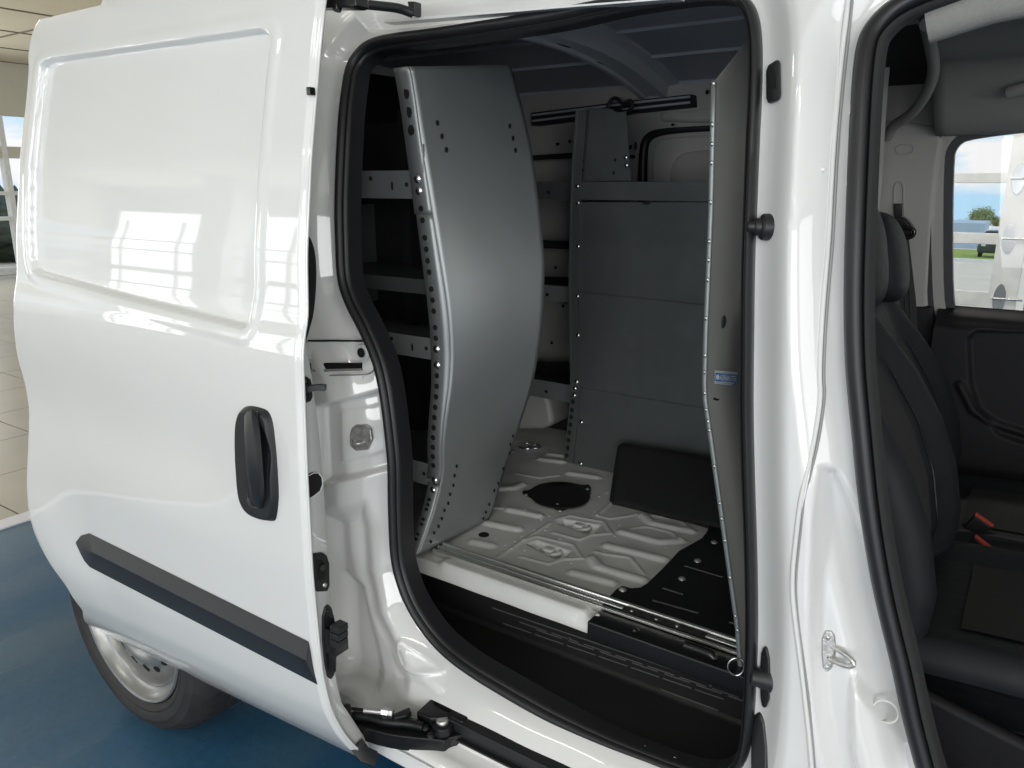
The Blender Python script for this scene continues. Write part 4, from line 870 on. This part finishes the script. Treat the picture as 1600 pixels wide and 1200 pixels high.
# door frame ring round the glass
go = [HY(u, v, 2.655) for u, v in [(1488,476),(1489,250),(1496,228),(1516,216),(1700,196),(1900,160),(1900,560),(1700,525),(1520,494),(1500,490)]]
gl = [p[[0, 2]] for p in go]; gl = chaikin(gl, True, 2)
def ring(name, L, a0, a1, y, dy, m, parent):
    nn = len(L); ar = sum(L[i][0]*L[(i+1) % nn][1]-L[(i+1) % nn][0]*L[i][1] for i in range(nn)); sg = 1 if ar > 0 else -1
    prof = [(a0, 0), (a1, 0), (a1, dy), (a0, dy)]; V = []
    for i in range(nn):
        t = L[(i+1) % nn]-L[i-1]; t = t/np.linalg.norm(t); no = np.array([t[1], -t[0]])*sg
        for a, b in prof: x, z = L[i]+no*a; V.append((x, y+b, z))
    o = link(name, V, [(i*4+j, i*4+(j+1) % 4, ((i+1) % nn)*4+(j+1) % 4, ((i+1) % nn)*4+j) for i in range(nn) for j in range(4)], m, parent, autosmooth=40); fixn(o); return o
ring('far_window_seal', gl, -.001, .022, 2.640, .03, M_rub, van)
ring('far_door_frame', gl, .0225, .052, 2.632, .05, M_trimg, van)
ring('far_frame_seal', gl, .0525, .066, 2.624, .03, M_rub, van)
prism('far_window_glass', [np.array([p[0], 2.662, p[1]]) for p in gl], (0, .004, 0), M_glass, van)
zc = HY(1500, 484, 2.60)[2]
dc = field('door_card', np.linspace(-.235, .9, 220), np.linspace(.30, zc+.005, 160), lambda X, Z: (X, 2.60-.035*ss(zc-.01, zc-.06, Z)+.05*ss(zc-.02, zc+.005, Z)+.016*ss(.004, -.008, sdf([HY(u, v, 2.57)[[0, 2]] for u, v in [(1512,530),(1524,516),(1620,520),(1620,700),(1560,680),(1530,640),(1516,600)]], X, Z))-.012*ss(.014, .004, dline([HY(u, v, 2.57)[[0, 2]] for u, v in [(1500,600),(1520,640),(1560,665),(1640,690)]], X, Z)), Z), M_dtrim, van)
# belt
bt = empty('x', (0, 0, 0), 'x', 'x'); bpy.data.objects.remove(bt)
blt = prism('seat_belt', [HY(u, v, 2.54) for u, v in [(1396,368),(1419,368),(1423,400),(1431,470),(1434,520),(1410,520),(1403,440)]], (0, .004, 0), M_belt, van)
for k in (.3, .62): tube('belt_fold', [HY(1398+23*k, 370, 2.537), HY(1405+24*k, 440, 2.536), HY(1411+22*k, 519, 2.537)], .0016, M_belt, blt, n=6)
prism('belt_guide', chaikin([HY(u, v, 2.54) for u, v in [(1394,344),(1402,337),(1412,339),(1424,352),(1428,362),(1424,372),(1396,372)]], True, 1), (0, .05, 0), M_plasg, blt, bevel=.006)
tube('belt_guide_bar', chaikin([HY(u, v, 2.53) for u, v in [(1394,356),(1405,354),(1426,357),(1430,363),(1424,372),(1396,373)]], False, 2), .006, M_plasg, blt)
# headliner
def hz(X, Y): return 1.80-.162*ss(2.30, 2.60, Y)-.045*ss(2.05, 2.3, Y)-.12*ss(1.40, 1.20, Y)+.004*np.sin(X*6)
hl = field('headliner', np.linspace(-.30, .9, 40), np.linspace(1.262, 2.63, 80), lambda X, Y: (X, Y, hz(X, Y)), M_head, van)
s_ = hl.modifiers.new('thick', 'SOLIDIFY'); s_.thickness = .008; s_.offset = 1
sweep('headliner_edge', [np.array([-.175, 1.262, 1.672]), np.array([-.10, 1.262, 1.69]), np.array([.0, 1.262, 1.70]), np.array([.9, 1.26, 1.72])], circ(.024, 12, 1.2), (0, 0, 1), M_head, hl)
field('cab_roof_lining', np.linspace(-.62, -.28, 8), np.linspace(1.24, 2.62, 40), lambda X, Y: (X, Y, roofz(Y)-.004), M_dark, van)
link('cab_far_upper', [(-.66, 2.64, 1.602), (.9, 2.64, 1.602), (.9, 2.60, 1.86), (-.66, 2.60, 1.86)], [(0, 1, 2, 3)], M_head, van)
re_ = tube('headliner_rear_roll', chaikin([HY(u, v, Y) for u, v, Y in [(1448,38,1.9),(1454,70,2.1),(1460,100,2.2),(1456,128,2.3),(1440,160,2.4),(1420,182,2.48),(1395,196,2.55),(1386,215,2.6)]], False, 2), .014, M_head, hl, n=10)
field('headliner_tail', np.linspace(0, 1, 16), np.linspace(0, 1, 8), lambda A, B: (-.46+.17*B+.0*A, 1.45+.55*A, 1.785+.01*B), M_trimg, van)
prism('bulkhead_upper', [HX(u, v, -.47) for u, v in [(1368,30),(1422,60),(1424,100),(1418,120),(1400,150),(1368,178)]], (.01, 0, 0), M_trimg, van, bevel=.004)
hg = HY(1578, 146, 2.42); o = tube('grab_handle', [hg+(0, -.02, 0), hg+(.04, -.045, .008), hg+(.2, -.045, .01), hg+(.24, -.02, 0)], .016, M_trimg, van, n=10)
# seats
def Xb(z): return np.interp(z, [.62, .70, .80, .90, 1.0, 1.1, 1.21, 1.30], [-.075, -.055, -.046, -.066, -.106, -.168, -.250, -.325])
def seat(cy, dx, dz, label):
    st_ = bpy.data.objects.new('front_seat', None); _add(st_, (dx-.05, cy, .45), van); tag(st_, label)
    nt_, nr = 40, 56; V = []
    for i in range(nt_):
        t = i/(nt_-1); z = .58+.675*t; hw = .225+.02*math.sin(math.pi*min(1, t*1.15))-.055*float(ss(.72, 1, t))
        rnd = 1-float(ss(.93, 1.0, t))*.55
        for k in range(nr):
            a = 2*math.pi*k/nr; c_, s2_ = math.cos(a), math.sin(a)
            yy = hw*rnd*math.copysign(abs(c_)**.55, c_); dep = math.copysign(abs(s2_)**.6, s2_)
            ny = abs(yy)/hw
            front = float(Xb(z))-.062*(1-float(ss(.45, .88, ny)))*(1-.5*float(ss(.75, 1, t)))
            back = float(Xb(z))-.135-.02*t
            mid = (front+back)/2; V.append((dx+mid+(front-back)/2*dep*rnd, cy+yy, z+dz))
    Fs = [(i*nr+k, i*nr+(k+1) % nr, (i+1)*nr+(k+1) % nr, (i+1)*nr+k) for i in range(nt_-1) for k in range(nr)]+[list(range((nt_-1)*nr, nt_*nr))]
    bk = link('backrest', V, Fs, M_seat, st_); fixn(bk)
    # piped seams along both bolsters
    for sgn in (-1, 1):
        P = []
        for t in np.linspace(.12, .93, 30):
            z = .58+.675*t; hw = .225+.02*math.sin(math.pi*min(1, t*1.15))-.055*float(ss(.72, 1, t)); P.append((dx+float(Xb(z))-.052, cy+sgn*hw*.56, z+dz))
        tube('seam', P, .0022, M_plasg, bk, n=6)
    # centre inlay
    field('inlay', np.linspace(-.10, .10, 14), np.linspace(.70, 1.12, 30), lambda A, B: (dx+Xb(B)-.0585+.004*np.cos(A*15), cy+A, B+dz), M_seat2, bk)
    hc = np.array([dx-.300, cy, 1.345+dz]); V = []
    for i in range(24):
        ph = math.pi*i/23
        for k in range(32):
            th = 2*math.pi*k/32; f_ = lambda x, e_: math.copysign(abs(x)**e_, x)
            V.append(hc+np.array([.062*f_(math.sin(ph), .6)*f_(math.cos(th), .8)+.03*math.cos(ph)*(-1), .125*f_(math.sin(ph), .55)*f_(math.sin(th), .7), .112*f_(math.cos(ph), .85)]))
    hr = link('headrest', V, [(i*32+k, i*32+(k+1) % 32, (i+1)*32+(k+1) % 32, (i+1)*32+k) for i in range(23) for k in range(32)], M_seat, st_); fixn(hr)
    for sgn in (-1, 1): tube('headrest_post', [hc+(.0, sgn*.06, -.14), hc+(0, sgn*.06, -.06)], .006, M_plasg, hr)
    # cushion
    V = []; na, nb = 40, 36
    def cush(A, B):
        X = -.16+.62*A; y = (B*2-1); top = .705-.045*np.cos(np.clip(A, 0, 1)*3.1)*0-.05*ss(.75, 1, A)+.016*ss(.55, .85, abs(y))-.05*ss(.85, 1, abs(y))**2+.02*np.sin(A*3)
        return dx+X, cy+y*.245, top+dz
    cu = field('cushion', np.linspace(0, 1, na), np.linspace(0, 1, nb), cush, M_seat, st_); s_ = cu.modifiers.new('thick', 'SOLIDIFY'); s_.thickness = .13; s_.offset = -1
    field('inlay', np.linspace(.22, .80, 30), np.linspace(.22, .78, 26), lambda A, B: (cush(A, B)[0], cush(A, B)[1], cush(A, B)[2]+.004), M_seat2, cu)
    V = [(dx-.16, cy-.25, .62), (dx-.07, cy-.262, .655), (dx+.10, cy-.265, .62), (dx+.46, cy-.262, .52), (dx+.46, cy-.262, .45), (dx-.16, cy-.25, .45)]
    sh = prism('side_shield', [np.array(v)+(0, 0, dz) for v in V], (0, .03, 0), M_dtrim, st_, bevel=.012)
    box('seat_base', (dx-.12, cy-.2, .42), (dx+.42, cy+.2, .60), M_dtrim, st_, .01)
    return st_
seat(1.535, 0, 0, 'black cloth passenger seat nearest the open front door')
seat(2.19, -.045, -.07, 'black cloth driver seat beyond the passenger seat')
for (u0, v0), (u1, v1), Y in (((1524,804),(1552,823),2.0), ((1524,839),(1552,861),1.84)):
    a, b = HY(u0, v0, Y), HY(u1, v1, Y); d_ = b-a; dn = np.array([-d_[2], 0, d_[0]]); dn = dn/np.linalg.norm(dn)
    if dn[2] > 0: dn = -dn
    bkl = prism('belt_buckle', [a+dn*.003, b+dn*.003, b+dn*.075-d_*.12, a+dn*.075+d_*.08], (0, .022, 0), M_plas, van, bevel=.003)
    prism('release_button', [a-dn*.001, b-dn*.001, b+dn*.003, a+dn*.003], (0, .016, 0), M_red, bkl, bevel=.001)
box('cab_floor', (-.34, 1.14, .40), (.9, 2.62, .43), M_dark, van)
box('cab_front', (.92, 1.1, .3), (.98, 2.72, 1.15), M_dtrim, van)
box('centre_console', (-.02, 1.79, .43), (.5, 1.93, .62), M_dtrim, van, .02)

# ---------------------------------------------------------------- sectional door outside the far window
YG = 5.55
gd = empty('sectional_door', (-.6, YG, 0), 'white glazed sectional garage door seen through the far cab window', 'garage door')
xs_ = HY(1562, 350, YG)[0]
zr_ = [HY(1530, v, YG)[2] for v in (200, 192, 286, 270, 381, 364, 478, 455, 575, 552)]
for i in range(0, 10, 2): box('rail', (-4.2, YG-.02, zr_[i]), (xs_+.01, YG+.03, zr_[i+1]), M_frame, gd, .004)
for z0 in (0.02,): box('rail', (-4.2, YG-.02, z0), (xs_+.01, YG+.03, z0+.2), M_frame, gd, .004)
xs_ = HY(1562, 350, YG)[0]
for x in (xs_, xs_-1.2, xs_-2.4, xs_-3.6): 
    box('stile', (x, YG-.026, .02), (x+.15, YG+.034, 3.3), M_frame, gd, .004)
for v in (279, 372, 466):
    q = HY(1590, v, YG); 
    hgx = xs_+.06; zq = HY(1562, v, YG)[2]
    prism('hinge', chaikin([np.array([hgx+a, YG-.027, zq+b]) for a, b in ((-.035, -.0), (-.03, .05), (-.01, .09), (.01, .09), (.03, .05), (.035, 0), (.03, -.05), (.01, -.09), (-.01, -.09), (-.03, -.05))], True, 1), (0, -.006, 0), M_zinc, gd, bevel=.001)
    tube('hinge_pin', [(hgx-.04, YG-.035, zq), (hgx+.12, YG-.035, zq)], .007, M_zinc, gd)
box('pane', (-4.1, YG, .1), (xs_, YG+.006, 3.25), M_glass, gd)
prism('track', [(xs_+.19, YG-.09, .0), (xs_+.24, YG-.09, .0), (xs_+.24, YG-.03, .0), (xs_+.19, YG-.03, .0)], (0, 0, 3.3), M_zinc, gd)
struct(box('wall_far', (xs_+.27, YG-.06, 0), (6.5, YG+.14, 3.31), M_frame))
struct(box('wall_far_left', (-9.5, YG-.06, 0), (-4.2, YG+.14, 3.31), M_wallb))

# outdoors: low pale wall, parked cars, trees on lower ground
box_w = box('low_building', (-9, yl+6, gz(yl+6)-.3), (HY(1538, 360, yl+6)[0], yl+12, HY(1530, 349, yl+6)[2]), M_bwall)
tag(box_w, 'low pale blue building beyond the lawn', 'building')
kb = slope('kerb', yk-.6, yk, .12, M_frame)
def car(x, y, m, label, s=1):
    g0 = float(gz(y))
    c = empty('parked_car', (x, y, g0), label, 'car')
    prof = [(-.9, .25), (-.92, .6), (-.85, .95), (-.62, 1.42), (.62, 1.42), (.85, .95), (.92, .6), (.9, .25)]
    prism('body', [(x+a, y, g0+b) for a, b in prof], (0, 4.2, 0), m, c, bevel=.12)
    prism('windscreen', [(x+a, y-.012, g0+b) for a, b in ((-.72, .98), (-.56, 1.34), (.56, 1.34), (.72, .98))], (0, .01, 0), M_plasg, c)
    for sx in (-.75, .75):
        lathe('wheel', [(0, .1), (.2, .1), (.3, .08), (.32, 0), (.3, -.1)], (x+sx, y+.5, g0+.32), (1, 0, 0), M_tyre, c, 20)
        box('headlight', (x+sx*.85-.1, y-.02, g0+.6), (x+sx*.85+.1, y+.0, g0+.73), M_stw, c, .01)
q = HG(1556, 404); car(q[0], q[1], M_car, 'dark parked car by the lawn seen through the far cab window')
def tree(x, y, z0, h, r, label, seed):
    rg = np.random.default_rng(seed); t = empty('leafy_tree', (x, y, z0), label, 'tree', 'trees beyond the lawn')
    tr = lathe('trunk', [(.28, 0), (.2, h*.3), (.12, h*.6), (.03, h*.85)], (x, y, z0), (.03, 0, 1), M_bark, t, 10)
    N = 3200; cl = rg.normal(0, 1, (26, 3)); cl /= np.linalg.norm(cl, axis=1)[:, None]; cl *= (rg.random((26, 1))**.4)*r*.75; cl[:, 2] *= .75
    c = cl[rg.integers(0, 26, N)]+rg.normal(0, r*.17, (N, 3)); c += (x, y, z0+h*.68)
    a = rg.normal(0, 1, (N, 3)); a /= np.linalg.norm(a, axis=1)[:, None]; b = np.cross(a, rg.normal(0, 1, (N, 3))); b /= np.linalg.norm(b, axis=1)[:, None]
    sz = r*.055*(.6+rg.random((N, 1))); V = np.stack([c-a*sz, c+b*sz*.6, c+a*sz, c-b*sz*.6], 1).reshape(-1, 3)
    link('crown', V, np.arange(N*4).reshape(-1, 4), M_leaf, t, smooth=False)
D = float(yl+60)
for (u, vt, vb, seed, lab) in ((1535, 322, 362, 1, 'round green tree in the middle of the far cab window'), (1560, 338, 362, 2, 'smaller tree at the right of the far cab window'), (1500, 344, 362, 3, 'low tree at the left of the far cab window')):
    top, bot_ = HY(u, vt, D), HY(u, vb+10, D); h = top[2]-bot_[2]; tree(top[0], D+seed, bot_[2], h, h*.42, lab, seed)
for k, (y, z) in enumerate(((9.2, 0), (6.0, 0))):
    pass
# vehicles and hedge beyond the shop window at far left
hgo = field('hedge', np.linspace(-19.2, -18, 30), np.linspace(-2, 16, 160), lambda X, Y: (X, Y, 1.05+.25*np.sin(Y*5)*np.sin(X*9)+.12*np.sin(Y*17)), mat('hedge_leaves', (.05, .08, .04), .8, var=.6, vscale=9)); s_ = hgo.modifiers.new('t', 'SOLIDIFY'); s_.thickness = 1.2
tag(hgo, 'dark green hedge beyond the shop window', 'hedge')
